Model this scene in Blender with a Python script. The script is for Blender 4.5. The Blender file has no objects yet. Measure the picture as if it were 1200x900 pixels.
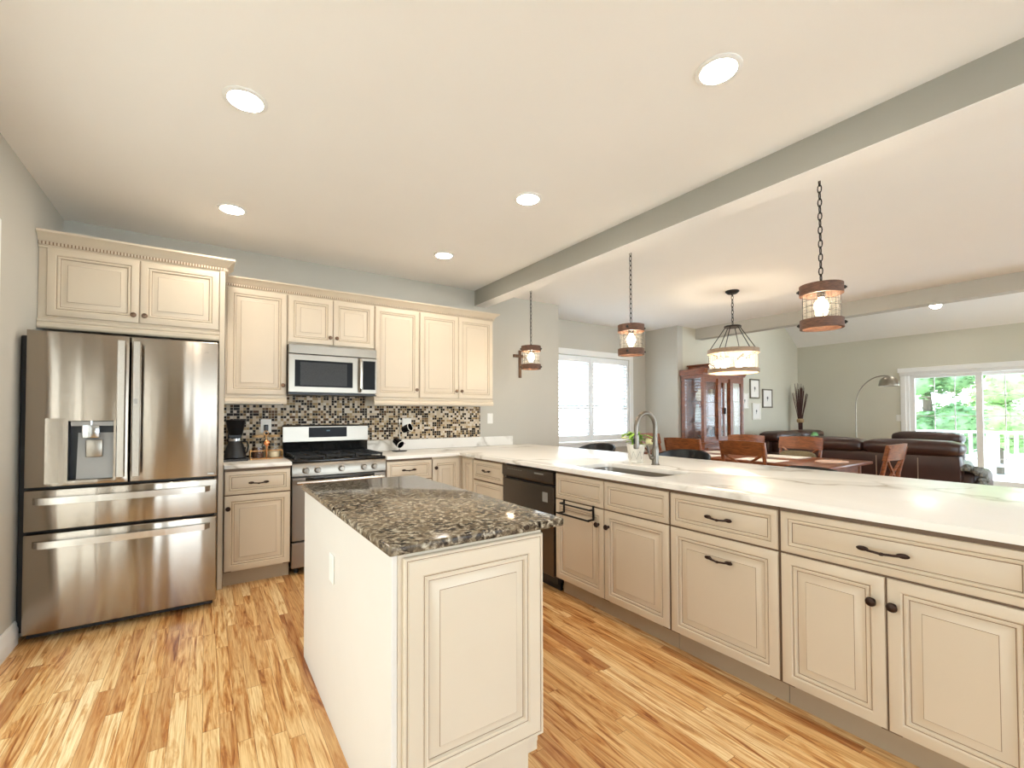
import bpy, bmesh, math, random
from mathutils import Vector, Matrix
random.seed(7)
S = bpy.context.scene
COL = S.collection
PI = math.pi

# ------------------------------------------------------------------ camera, world, sun, exposure
cam_d = bpy.data.cameras.new('camera')
cam = bpy.data.objects.new('camera', cam_d); COL.objects.link(cam)
F, PX, PY = 527.54, -6.77, 24.78
cam_d.sensor_width = 36.0; cam_d.sensor_fit = 'HORIZONTAL'
cam_d.lens = F / 1200 * 36
cam_d.shift_x = -PX / 1200; cam_d.shift_y = PY / 1200
cam_d.clip_start = 0.02; cam_d.clip_end = 300
yaw, pitch, roll = 0.5885, 0.0200, 0.0022
cam.matrix_world = (Matrix.Translation((0, 0, 1.2861)) @ Matrix.Rotation(-yaw, 4, 'Z')
                    @ Matrix.Rotation(PI / 2 + pitch, 4, 'X') @ Matrix.Rotation(-roll, 4, 'Z'))
S.camera = cam
S.view_settings.view_transform = 'Standard'
S.view_settings.look = 'None'
S.view_settings.gamma = 1.0
S.view_settings.use_curve_mapping = False
S.view_settings.exposure = 1.34
WORLD_STRENGTH = 3.5
CAN_STRENGTH = 60.0
BULB_STRENGTH = 42.0
SUN_STRENGTH = 5.0

W = bpy.data.worlds.new('world'); S.world = W; W.use_nodes = True
nt = W.node_tree; nt.nodes.clear()
bg = nt.nodes.new('ShaderNodeBackground'); wo = nt.nodes.new('ShaderNodeOutputWorld')
tc = nt.nodes.new('ShaderNodeTexCoord'); sx = nt.nodes.new('ShaderNodeSeparateXYZ')
cr = nt.nodes.new('ShaderNodeValToRGB')
cr.color_ramp.elements[0].position = 0.0; cr.color_ramp.elements[0].color = (0.80, 0.915, 1.0, 1)
cr.color_ramp.elements[1].position = 0.8; cr.color_ramp.elements[1].color = (0.48, 0.74, 1.0, 1)
nt.links.new(tc.outputs['Generated'], sx.inputs[0]); nt.links.new(sx.outputs['Z'], cr.inputs[0])
nt.links.new(cr.outputs[0], bg.inputs[0]); bg.inputs[1].default_value = WORLD_STRENGTH
nt.links.new(bg.outputs[0], wo.inputs[0])

sun_d = bpy.data.lights.new('sun', 'SUN'); sun = bpy.data.objects.new('sun', sun_d); COL.objects.link(sun)
sun_d.energy = SUN_STRENGTH; sun_d.angle = math.radians(1.0); sun_d.color = (1.0, 0.95, 0.86)
sun.rotation_euler = Vector((-0.05, -0.42, -0.90)).to_track_quat('-Z', 'Y').to_euler()

def portal(name, loc, size, direction):
    l = bpy.data.lights.new(name, 'AREA'); l.shape = 'RECTANGLE'; l.size, l.size_y = size
    l.cycles.is_portal = True
    o = bpy.data.objects.new(name, l); COL.objects.link(o); o.location = loc
    o.rotation_euler = Vector(direction).to_track_quat('-Z', 'Y').to_euler()
portal('portal_patio', (-1.05, 1.36, 1.1), (3.82, 2.2), (1, 0, 0))
portal('portal_shutters', (5.1, 5.33, 1.53), (1.78, 1.36), (0, -1, 0))
portal('portal_slider', (10.7, 1.85, 1.0), (1.84, 2.0), (-1, 0, 0))
portal('portal_rear', (2.2, -3.55, 1.22), (4.0, 2.25), (0, 1, 0))
portal('portal_rear_living', (8.7, -3.55, 1.22), (2.6, 2.25), (0, 1, 0))

# ------------------------------------------------------------------ materials
MATS = {}
def srgb(r, g, b):
    f = lambda c: (c / 255 / 12.92) if c / 255 <= .04045 else ((c / 255 + .055) / 1.055) ** 2.4
    return (f(r), f(g), f(b), 1)

class NT:
    def __init__(s, name):
        s.m = bpy.data.materials.new(name); s.m.use_nodes = True
        s.t = s.m.node_tree; s.b = s.t.nodes['Principled BSDF']; s.out = s.t.nodes['Material Output']
        MATS[name] = s.m
    def n(s, typ, **kw):
        x = s.t.nodes.new(typ)
        for k, v in kw.items():
            if k in x.inputs.keys() if hasattr(x.inputs, 'keys') else False: x.inputs[k].default_value = v
            else: setattr(x, k, v)
        return x
    def l(s, a, b): s.t.links.new(a, b)
    def math(s, op, a, b=None, c=None):
        x = s.t.nodes.new('ShaderNodeMath'); x.operation = op
        for i, v in enumerate((a, b, c)):
            if v is None: continue
            if isinstance(v, (int, float)): x.inputs[i].default_value = v
            else: s.l(v, x.inputs[i])
        return x.outputs[0]
    def coord(s): return s.n('ShaderNodeTexCoord').outputs['Object']
    def mapped(s, scale, vec=None):
        m = s.n('ShaderNodeMapping'); m.inputs['Scale'].default_value = scale
        s.l(vec if vec is not None else s.coord(), m.inputs['Vector']); return m.outputs[0]
    def noise(s, vec, scale, detail=3, rough=.5, dist=0):
        x = s.n('ShaderNodeTexNoise'); s.l(vec, x.inputs['Vector'])
        x.inputs['Scale'].default_value = scale; x.inputs['Detail'].default_value = detail
        x.inputs['Roughness'].default_value = rough; x.inputs['Distortion'].default_value = dist
        return x.outputs[0]
    def ramp(s, fac, stops, const=False):
        x = s.n('ShaderNodeValToRGB'); r = x.color_ramp
        if const: r.interpolation = 'CONSTANT'
        while len(r.elements) < len(stops): r.elements.new(.5)
        for e, (p, c) in zip(r.elements, stops): e.position = p; e.color = c
        s.l(fac, x.inputs[0]); return x.outputs[0]
    def mix(s, fac, a, b, mode='MIX'):
        x = s.n('ShaderNodeMix'); x.data_type = 'RGBA'; x.blend_type = mode
        for sock, v in ((x.inputs[0], fac), (x.inputs[6], a), (x.inputs[7], b)):
            if isinstance(v, (int, float)): sock.default_value = v
            elif isinstance(v, tuple): sock.default_value = v
            else: s.l(v, sock)
        return x.outputs[2]
    def bump(s, h, strength, dist=.01):
        x = s.n('ShaderNodeBump'); x.inputs['Strength'].default_value = strength; x.inputs['Distance'].default_value = dist
        s.l(h, x.inputs['Height']); s.l(x.outputs[0], s.b.inputs['Normal'])

def plain(name, col, rough=.5, metal=0, spec=.5, var=0.0, vscale=6, **kw):
    k = NT(name); b = k.b
    b.inputs['Roughness'].default_value = rough; b.inputs['Metallic'].default_value = metal
    b.inputs['Specular IOR Level'].default_value = spec
    if var:
        f = k.noise(k.coord(), vscale, 4)
        d = tuple(max(0, c * (1 - var)) for c in col[:3]) + (1,); u = tuple(min(1, c * (1 + var)) for c in col[:3]) + (1,)
        k.l(k.ramp(f, [(.3, d), (.7, u)]), b.inputs['Base Color'])
    else: b.inputs['Base Color'].default_value = col
    for key, v in kw.items(): b.inputs[key].default_value = v
    return k.m

def wood(name, dark, light, scale=(2, 2, 14), rough=.4, ring=6, axis=None):
    k = NT(name); v = k.mapped(scale)
    f = k.noise(v, ring, 5, .6, .6)
    k.l(k.ramp(f, [(.3, dark), (.7, light)]), k.b.inputs['Base Color'])
    k.b.inputs['Roughness'].default_value = rough; k.bump(f, .06, .004); return k.m

def emit(name, col, strength):
    k = NT(name); k.b.inputs['Base Color'].default_value = (0, 0, 0, 1)
    k.b.inputs['Emission Color'].default_value = col; k.b.inputs['Emission Strength'].default_value = strength
    return k.m

def glass(name, tint=(1, 1, 1, 1), refl=.10, rough=0.0, frost=0.0):
    k = NT(name); t = k.t; t.nodes.remove(k.b)
    tr = k.n('ShaderNodeBsdfTransparent'); tr.inputs[0].default_value = tint
    gl = k.n('ShaderNodeBsdfGlossy'); gl.inputs['Roughness'].default_value = rough
    lw = k.n('ShaderNodeLayerWeight'); lw.inputs[0].default_value = .5
    mx = k.n('ShaderNodeMixShader')
    k.l(k.math('MULTIPLY_ADD', k.math('POWER', lw.outputs['Facing'], 4.0), refl * 4, .04), mx.inputs[0]); k.l(tr.outputs[0], mx.inputs[1]); k.l(gl.outputs[0], mx.inputs[2])
    last = mx
    if frost:
        tl = k.n('ShaderNodeBsdfTranslucent'); tl.inputs[0].default_value = (.95, .93, .9, 1)
        m2 = k.n('ShaderNodeMixShader'); m2.inputs[0].default_value = frost
        k.l(mx.outputs[0], m2.inputs[1]); k.l(tl.outputs[0], m2.inputs[2]); last = m2
    k.l(last.outputs[0], k.out.inputs[0]); return k.m

CREAM = plain('cream_paint', srgb(214, 199, 177), .38, var=.02, vscale=3)
GLAZE = plain('brown_glaze', srgb(146, 118, 92), .5, var=.12, vscale=30)
LIT_CREAM = plain('lit_side_cream', srgb(222, 215, 206), .42, var=.01)  # cream whitened for the island side that catches the patio door light
FRAMEM = plain('shaded_glazed_frame', srgb(112, 90, 70), .5, var=.06)  # brown glaze, with the shade of the door gaps painted in
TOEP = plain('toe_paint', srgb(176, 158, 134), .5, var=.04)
WALLP = plain('wall_paint', srgb(194, 190, 180), .85, var=.012, vscale=2)
BEAM_SHADE = plain('beam_shade_paint', srgb(168, 166, 157), .85, var=.012, vscale=2)  # wall grey darkened to paint shade onto the kitchen beam faces
LIVP = plain('brightened_wall_paint', srgb(210, 206, 190), .85, var=.012, vscale=2)  # wall paint lightened to make up for weak living room light
CEILP = plain('ceiling_paint', srgb(244, 242, 239), .9, var=.008, vscale=2)
TRIMW = plain('white_trim_paint', srgb(238, 238, 236), .4, var=.01)
SHUT = plain('shutter_white', srgb(240, 242, 244), .45, var=.01)
BRONZE = plain('oil_rubbed_bronze', srgb(58, 44, 38), .38, .85, var=.15, vscale=40)
BLACKM = plain('black_metal', srgb(24, 22, 22), .5, .3, var=.1, vscale=30)
BLACKG = plain('black_gloss', (.006, .006, .007, 1), .08, 0, .6)
BLACKP = plain('black_plastic', (.012, .012, .013, 1), .35, var=.15, vscale=20)
BLACKE = plain('black_enamel', (.008, .008, .008, 1), .18)
CASTI = plain('cast_iron', (.012, .012, .012, 1), .55, .3, var=.2, vscale=60)
GREYP = plain('grey_plastic', srgb(150, 148, 144), .4, var=.03)
WHITEP = plain('white_plastic', srgb(238, 236, 230), .35, var=.01)
CHROME = plain('chrome', (.5, .5, .5, 1), .14, 1.0)
NICKEL = plain('brushed_nickel', srgb(150, 143, 132), .30, 1.0, var=.05, vscale=40)
GOLD = plain('gold_wire', srgb(226, 178, 120), .28, 1.0, var=.04)
COPPER = plain('copper', srgb(214, 138, 90), .25, 1.0, var=.05)
SMOKED = plain('smoked_glass', (.008, .008, .009, 1), .3, 0, .12)
LEATHER = plain('brown_leather', srgb(62, 38, 32), .34, var=.22, vscale=5)
SEAM = plain('pale_seam_thread', srgb(160, 140, 122), .7)
TWEED = plain('olive_tweed', srgb(122, 110, 84), .9, var=.25, vscale=90)
GREENC = plain('green_cloth', srgb(110, 160, 100), .85, var=.1, vscale=30)
GREYF = plain('grey_shag', srgb(128, 128, 122), .95, var=.35, vscale=60)
CERAM = plain('white_ceramic', srgb(240, 236, 226), .3, var=.02)
CREAMC = plain('cream_ceramic', srgb(226, 212, 180), .35, var=.05)
LEAF = plain('leaf_green', srgb(150, 196, 70), .5, var=.25, vscale=25, **{'Subsurface Weight': .0})
PETAL = plain('cream_petal', srgb(244, 240, 190), .6, var=.06)
REED = plain('dark_reed', srgb(74, 44, 40), .7, var=.25, vscale=30)
BASKET = plain('straw_tie', srgb(170, 140, 100), .8, var=.2, vscale=60)
PAPER = plain('white_paper', srgb(242, 238, 232), .8, var=.02)
MATC = plain('rose_placemat', srgb(222, 190, 172), .8, var=.06, vscale=40)
INK = plain('grey_ink', srgb(110, 110, 108), .8)
PODS = plain('coffee_brown', srgb(84, 52, 34), .7, var=.4, vscale=60)
WINE = plain('wine_red_glaze', srgb(92, 32, 34), .3, var=.1)
SKYBL = plain('pale_blue_glaze', srgb(196, 214, 220), .25, var=.05)
BULB = emit('warm_bulb', (1.0, .80, .56, 1), BULB_STRENGTH)
CANL = emit('can_lens', (1.0, .91, .79, 1), CAN_STRENGTH)
LED = emit('clock_led', (.25, .5, .6, 1), .12)
PEWTER = plain('aged_bronze', srgb(112, 90, 74), .32, .9, var=.1, vscale=40)
PANE = glass('window_glass', (1, 1, 1, 1), .05)
TINTED = glass('daylight_dimming_glass', (.68, .635, .58, 1), .05)  # tint put in to dim and warm the daylight from the patio
LGLASS = glass('clear_lamp_glass', (.98, .97, .95, 1), .05, 0, .025)
SEEDED = glass('seeded_lamp_glass', (.98, .97, .95, 1), .05, 0, .08)
PALEBARN = wood('pale_weathered_wood', srgb(128, 104, 84), srgb(190, 164, 138), (10, 10, 60), .6, 3)
JARG = glass('jar_glass', (.93, .92, .89, 1), .14)
CHERRY = wood('cherry_wood', srgb(92, 44, 20), srgb(150, 84, 42), (3, 3, 16), .3, 4)
CHERRYL = wood('honey_cherry_wood', srgb(100, 54, 28), srgb(158, 94, 52), (3, 3, 16), .3, 4)
BARN = wood('weathered_wood', srgb(58, 36, 26), srgb(118, 80, 58), (10, 10, 60), .6, 3)
CROSSW = wood('cross_wood', srgb(64, 44, 30), srgb(128, 92, 62), (20, 20, 4), .6, 3)

def make_steel(name, col, rough, wave, aniso=.0):
    k = NT(name); b = k.b; b.inputs['Metallic'].default_value = 1; b.inputs['Base Color'].default_value = col
    b.inputs['Roughness'].default_value = rough
    if aniso:
        b.inputs['Anisotropic'].default_value = aniso
        cv = k.n('ShaderNodeCombineXYZ'); cv.inputs[2].default_value = 1.0; k.l(cv.outputs[0], b.inputs['Tangent'])
    if wave:
        w = k.noise(k.mapped((1, .0, .10)), 7.0, 1, .4); k.bump(w, wave, .02)
    return k.m
STEEL = make_steel('stainless_steel', srgb(150, 142, 131), .3, 0)
HANDLE = make_steel('polished_handle_steel', srgb(206, 200, 192), .24, 0)
FRIDGE_STEEL = make_steel('fridge_stainless', srgb(166, 156, 144), .22, .5, .93)
BLACKSTEEL = make_steel('dark_stainless', srgb(104, 98, 92), .3, 0)
SINKST = make_steel('sink_steel', srgb(150, 144, 136), .33, 0)

FAUCETM = plain('faucet_steel', srgb(128, 121, 112), .28, 1.0, var=.05, vscale=40)
def make_floor():
    k = NT('oak_strip_floor'); co = k.coord(); sp = k.n('ShaderNodeSeparateXYZ'); k.l(co, sp.inputs[0])
    X, Y = sp.outputs['X'], sp.outputs['Y']
    row = k.math('FLOOR', k.math('DIVIDE', X, .0575))
    fx = k.math('FRACT', k.math('DIVIDE', X, .0575))
    wn = k.n('ShaderNodeTexWhiteNoise', noise_dimensions='1D'); k.l(row, wn.inputs['W'])
    L = k.math('MULTIPLY_ADD', wn.outputs[0], .7, .55)
    yo = k.math('DIVIDE', k.math('MULTIPLY_ADD', wn.outputs[0], 37.3, Y), L)
    pid = k.math('FLOOR', yo); fy = k.math('FRACT', yo)
    cb = k.n('ShaderNodeCombineXYZ'); k.l(row, cb.inputs[0]); k.l(pid, cb.inputs[1])
    w2 = k.n('ShaderNodeTexWhiteNoise', noise_dimensions='3D'); k.l(cb.outputs[0], w2.inputs['Vector'])
    base = k.ramp(w2.outputs['Value'], [(0, srgb(182, 128, 80)), (.08, srgb(214, 166, 108)), (.5, srgb(234, 192, 132)), (.85, srgb(242, 207, 150)), (1, srgb(247, 219, 168))])
    # grain, shifted per plank
    off = k.n('ShaderNodeVectorMath', operation='MULTIPLY_ADD'); k.l(w2.outputs['Color'], off.inputs[0])
    off.inputs[1].default_value = (9, 9, 9); k.l(co, off.inputs[2])
    g1 = k.noise(k.mapped((24, 2.0, 1), off.outputs[0]), 1.0, 5, .62, 1.8)
    g2 = k.noise(k.mapped((150, 5, 1), off.outputs[0]), 1.0, 3, .6, .4)
    c1 = k.mix(1.0, base, k.ramp(g1, [(.30, srgb(158, 104, 62)), (.42, srgb(228, 200, 170)), (.54, (1, 1, 1, 1))]), 'MULTIPLY')
    c2 = k.mix(1.0, c1, k.ramp(g2, [(.3, srgb(222, 200, 178)), (.6, (1, 1, 1, 1))]), 'MULTIPLY')
    e1 = k.math('LESS_THAN', fx, .022); e2 = k.math('LESS_THAN', k.math('MULTIPLY', fy, L), .0016)
    e = k.math('MAXIMUM', e1, e2)
    c3 = k.mix(e, c2, srgb(140, 88, 46))
    k.l(c3, k.b.inputs['Base Color']); k.b.inputs['Roughness'].default_value = .30
    k.bump(k.math('SUBTRACT', 1.0, e), .25, .002); return k.m
FLOORM = make_floor()

def make_mosaic():
    k = NT('glass_mosaic'); co = k.coord(); sp = k.n('ShaderNodeSeparateXYZ'); k.l(co, sp.inputs[0])
    P = .0245
    u = k.math('DIVIDE', sp.outputs['X'], P); v = k.math('DIVIDE', sp.outputs['Z'], P)
    # a third of the tiles merge into two-wide bars
    rv = k.math('FLOOR', v); cu = k.math('FLOOR', k.math('MULTIPLY', u, .5))
    cbb = k.n('ShaderNodeCombineXYZ'); k.l(cu, cbb.inputs[0]); k.l(rv, cbb.inputs[1])
    wb = k.n('ShaderNodeTexWhiteNoise', noise_dimensions='3D'); k.l(cbb.outputs[0], wb.inputs['Vector'])
    isbar = k.math('LESS_THAN', wb.outputs['Value'], .16)
    u2 = k.math('MULTIPLY', u, .5)
    ux = k.math('ADD', k.math('MULTIPLY', isbar, u2), k.math('MULTIPLY', k.math('SUBTRACT', 1.0, isbar), u))
    fu = k.math('FRACT', ux); fv = k.math('FRACT', v); iu = k.math('FLOOR', ux)
    cb = k.n('ShaderNodeCombineXYZ'); k.l(iu, cb.inputs[0]); k.l(rv, cb.inputs[1]); k.l(k.math('MULTIPLY', isbar, 7.3), cb.inputs[2])
    wn = k.n('ShaderNodeTexWhiteNoise', noise_dimensions='3D'); k.l(cb.outputs[0], wn.inputs['Vector'])
    col = k.ramp(wn.outputs['Value'], [(0, srgb(30, 18, 13)), (.31, srgb(84, 56, 34)), (.37, srgb(166, 140, 102)), (.55, srgb(198, 180, 154)), (.75, srgb(214, 202, 186)), (.94, srgb(112, 88, 58))], True)
    gw = k.math('ADD', .10, k.math('MULTIPLY', isbar, -.04))
    m = k.math('MAXIMUM', k.math('LESS_THAN', fu, gw), k.math('LESS_THAN', fv, .10))
    k.l(k.mix(m, col, srgb(196, 184, 166)), k.b.inputs['Base Color'])
    k.l(k.math('MULTIPLY_ADD', m, .4, .35), k.b.inputs['Roughness']); k.b.inputs['Specular IOR Level'].default_value = .1
    k.bump(k.math('SUBTRACT', 1.0, m), .3, .002); return k.m
MOSAIC = make_mosaic()

def make_quartz():
    k = NT('white_quartz'); co = k.coord()
    warp = k.noise(co, 1.3, 4, .55)
    wv = k.n('ShaderNodeVectorMath', operation='MULTIPLY_ADD')
    nz = k.n('ShaderNodeTexNoise'); k.l(co, nz.inputs['Vector']); nz.inputs['Scale'].default_value = 1.1; nz.inputs['Detail'].default_value = 5
    k.l(nz.outputs['Color'], wv.inputs[0]); wv.inputs[1].default_value = (1.7, 1.7, 1.7); k.l(co, wv.inputs[2])
    f = k.noise(wv.outputs[0], .9, 2, .4)
    d = k.math('ABSOLUTE', k.math('SUBTRACT', f, .5))
    vein = k.ramp(d, [(0, (1, 1, 1, 1)), (.008, (.6, .6, .6, 1)), (.028, (0, 0, 0, 1))])
    br = k.noise(co, 2.3, 2)
    amt = k.math('MULTIPLY', vein, k.ramp(br, [(.42, (0, 0, 0, 1)), (.55, (1, 1, 1, 1))]))
    base = k.ramp(warp, [(.3, srgb(238, 234, 226)), (.7, srgb(246, 243, 238))])
    k.l(k.mix(k.math('MULTIPLY', amt, .6), base, srgb(150, 138, 116)), k.b.inputs['Base Color'])
    k.b.inputs['Roughness'].default_value = .26; return k.m
QUARTZ = make_quartz()

def make_granite():
    k = NT('brown_granite'); co = k.coord()
    n1 = k.noise(co, 46, 4, .65, .5); n2 = k.noise(co, 20, 4, .6, .5)
    vo = k.n('ShaderNodeTexVoronoi'); k.l(co, vo.inputs['Vector']); vo.inputs['Scale'].default_value = 60
    a = k.ramp(n1, [(.40, srgb(20, 16, 14)), (.47, srgb(70, 58, 48)), (.53, srgb(134, 120, 100)), (.62, srgb(192, 182, 162))])
    b = k.mix(k.ramp(n2, [(.42, (0, 0, 0, 1)), (.62, (.75, .75, .75, 1))]), a, srgb(128, 112, 90))
    sp = k.ramp(vo.outputs['Color'], [(.12, (1, 1, 1, 1)), (.2, (0, 0, 0, 1))])
    k.l(k.mix(k.math('MULTIPLY', sp, .8), b, srgb(44, 34, 30)), k.b.inputs['Base Color'])
    k.b.inputs['Roughness'].default_value = .10; k.b.inputs['Specular IOR Level'].default_value = .2; return k.m
GRANITE = make_granite()

# ------------------------------------------------------------------ mesh builder
class MB:
    def __init__(s): s.bm = bmesh.new()
    def face(s, vs, m=0, smooth=False):
        try: f = s.bm.faces.new(vs)
        except ValueError: return None
        f.material_index = m; f.smooth = smooth; return f
    def box(s, x0, x1, y0, y1, z0, z1, m=0, bev=0, seg=1, M=None):
        x0, x1 = sorted((x0, x1)); y0, y1 = sorted((y0, y1)); z0, z1 = sorted((z0, z1))
        v = [s.bm.verts.new((x, y, z)) for z in (z0, z1) for y in (y0, y1) for x in (x0, x1)]
        fs = [s.face([v[i] for i in q], m) for q in ((0, 2, 3, 1), (4, 5, 7, 6), (0, 1, 5, 4), (1, 3, 7, 5), (3, 2, 6, 7), (2, 0, 4, 6))]
        if bev:
            ed = list({e for f in fs for e in f.edges})
            r = bmesh.ops.bevel(s.bm, geom=ed, offset=bev, segments=seg, affect='EDGES', profile=.5)
            if seg > 1:
                for f in r['faces']: f.smooth = True
            v = list({x for f in r['faces'] for x in f.verts})
        if M is not None:
            for x in v: x.co = M @ x.co
        return s
    def soft(s, x0, x1, y0, y1, z0, z1, m=0, r=.05, puff=.0, M=None, seg=4):
        """an upholstered block: a rounded box whose faces swell a little"""
        v0 = set(s.bm.verts)
        c = Vector(((x0 + x1) / 2, (y0 + y1) / 2, (z0 + z1) / 2)); h = Vector((abs(x1 - x0) / 2, abs(y1 - y0) / 2, abs(z1 - z0) / 2))
        N = 8
        grid = {}
        def vert(i, j, k):
            key = (i, j, k)
            if key not in grid:
                p = Vector((2 * i / N - 1, 2 * j / N - 1, 2 * k / N - 1))
                q = Vector([p[a] * h[a] for a in range(3)])
                inner = Vector([max(-h[a] + r, min(h[a] - r, q[a])) if h[a] > r else 0 for a in range(3)])
                # spread samples so the rounded rim gets its own vertices
                d = q - inner
                if d.length > 1e-9:
                    q = inner + d.normalized() * min(r, max(d.length, 0) if d.length < r else r)
                sw = Vector([(1 - p[(a + 1) % 3] ** 2) * (1 - p[(a + 2) % 3] ** 2) * (1 if p[a] == 1 else -1 if p[a] == -1 else 0) for a in range(3)])
                grid[key] = s.bm.verts.new(c + q + sw * puff)
            return grid[key]
        for a in range(3):
            b, d_ = (a + 1) % 3, (a + 2) % 3
            for side in (0, N):
                for i in range(N):
                    for j in range(N):
                        pts = []
                        for (ii, jj) in ((i, j), (i + 1, j), (i + 1, j + 1), (i, j + 1)):
                            t = [0, 0, 0]; t[a] = side; t[b] = ii; t[d_] = jj; pts.append(vert(*t))
                        if side == 0: pts.reverse()
                        s.face(pts, m, True)
        if M is not None:
            for v in s.bm.verts:
                if v not in v0: v.co = M @ v.co
        return s
    def lathe(s, prof, o=(0, 0, 0), ax='z', seg=24, m=0, cap=True, sx=1, sy=1):
        o = Vector(o)
        A = {'z': (Vector((1, 0, 0)), Vector((0, 1, 0)), Vector((0, 0, 1))), '-y': (Vector((1, 0, 0)), Vector((0, 0, 1)), Vector((0, -1, 0))),
             '-x': (Vector((0, -1, 0)), Vector((0, 0, 1)), Vector((-1, 0, 0))), 'x': (Vector((0, 1, 0)), Vector((0, 0, 1)), Vector((1, 0, 0))),
             'y': (Vector((-1, 0, 0)), Vector((0, 0, 1)), Vector((0, 1, 0)))}
        U, V, N_ = A[ax] if isinstance(ax, str) else ax
        rings = []
        for (r, h) in prof:
            rings.append([s.bm.verts.new(o + U * (r * sx * math.cos(2 * PI * i / seg)) + V * (r * sy * math.sin(2 * PI * i / seg)) + N_ * h) for i in range(seg)])
        for a, b in zip(rings, rings[1:]):
            for i in range(seg): s.face([a[i], a[(i + 1) % seg], b[(i + 1) % seg], b[i]], m, True)
        if cap:
            s.face(rings[0][::-1], m, False); s.face(rings[-1], m, False)
        return s
    def tube(s, pts, r, seg=8, m=0, closed=False):
        pts = [Vector(p) for p in pts]; n = len(pts)
        R = r if isinstance(r, (list, tuple)) else [r] * n
        tang = []
        for i in range(n):
            a = pts[(i - 1) % n] if closed or i > 0 else pts[i]; b = pts[(i + 1) % n] if closed or i < n - 1 else pts[i]
            tang.append((b - a).normalized())
        up = Vector((0, 0, 1)) if abs(tang[0].z) < .9 else Vector((1, 0, 0))
        u = tang[0].cross(up).normalized(); rings = []
        for i in range(n):
            u = (u - tang[i] * u.dot(tang[i])).normalized(); w = tang[i].cross(u)
            rings.append([s.bm.verts.new(pts[i] + (u * math.cos(2 * PI * j / seg) + w * math.sin(2 * PI * j / seg)) * R[i]) for j in range(seg)])
        for i in range(n - (0 if closed else 1)):
            a, b = rings[i], rings[(i + 1) % n]
            for j in range(seg): s.face([a[j], a[(j + 1) % seg], b[(j + 1) % seg], b[j]], m, True)
        if not closed:
            s.face(rings[0][::-1], m); s.face(rings[-1], m)
        return s
    def ball(s, c, r, m=0, seg=12, M=None):
        r = r if isinstance(r, (tuple, list)) else (r, r, r)
        mt = Matrix.Translation(c) @ (M if M is not None else Matrix()) @ Matrix.Diagonal((*r, 1))
        res = bmesh.ops.create_uvsphere(s.bm, u_segments=seg, v_segments=max(6, seg // 2 + 2), radius=1, matrix=mt)
        for f in {f for v in res['verts'] for f in v.link_faces}: f.material_index = m; f.smooth = True
        return s
    def extrude(s, poly, d0, d1, axis='x', m=0, smooth=False):
        """polygon in the plane across `axis`, pulled from d0 to d1: (y,z) for x, (x,z) for y, (x,y) for z"""
        mk = {'x': lambda p, d: (d, p[0], p[1]), 'y': lambda p, d: (p[0], d, p[1]), 'z': lambda p, d: (p[0], p[1], d)}[axis]
        a = [s.bm.verts.new(mk(p, d0)) for p in poly]; b = [s.bm.verts.new(mk(p, d1)) for p in poly]
        n = len(poly)
        for i in range(n): s.face([a[i], a[(i + 1) % n], b[(i + 1) % n], b[i]], m, smooth)
        s.face(a[::-1], m); s.face(b, m)
        return s
    def rings(s, x0, x1, z0, z1, prof, fill=0):
        """nested rectangles seen from -y: prof = (inset, y, material of the strip leading to this ring)"""
        prev = None
        for (i, y, mm) in prof:
            v = [s.bm.verts.new(p) for p in ((x0 + i, y, z0 + i), (x1 - i, y, z0 + i), (x1 - i, y, z1 - i), (x0 + i, y, z1 - i))]
            if prev:
                for j in range(4): s.face([prev[j], prev[(j + 1) % 4], v[(j + 1) % 4], v[j]], mm)
            else: s.face(v[::-1], mm)
            prev = v
        s.face(prev, fill); return s
    def build(s, name, mats, parent=None, loc=None, sharp=35):
        bmesh.ops.recalc_face_normals(s.bm, faces=s.bm.faces[:])
        me = bpy.data.meshes.new(name); s.bm.to_mesh(me); s.bm.free()
        for mm in (mats if isinstance(mats, (list, tuple)) else [mats]): me.materials.append(mm)
        me.set_sharp_from_angle(angle=math.radians(sharp))
        o = bpy.data.objects.new(name, me); COL.objects.link(o)
        if parent is not None: o.parent = parent
        if loc is not None: o.location = loc
        return o

def tag(o, label=None, cat=None, group=None, kind=None):
    if label: o['label'] = label
    if cat: o['category'] = cat
    if group: o['group'] = group
    if kind: o['kind'] = kind
    return o
def thing(name, label, cat, loc=(0, 0, 0), rotz=0, group=None):
    o = bpy.data.objects.new(name, None); COL.objects.link(o); o.empty_display_size = .05
    o.location = loc; o.rotation_euler = (0, 0, rotz); return tag(o, label, cat, group)
def struct(name, mb, mats, loc=None): return tag(mb.build(name, mats, None, loc), kind='structure')
def dup(root, label, loc=None, rotz=None):
    def cp(o, parent):
        c = o.copy(); COL.objects.link(c); c.parent = parent
        for ch in [x for x in o.children]: cp(ch, c)
        return c
    r = cp(root, None); r['label'] = label
    if loc is not None: r.location = loc
    if rotz is not None: r.rotation_euler = (0, 0, rotz)
    return r

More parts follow.
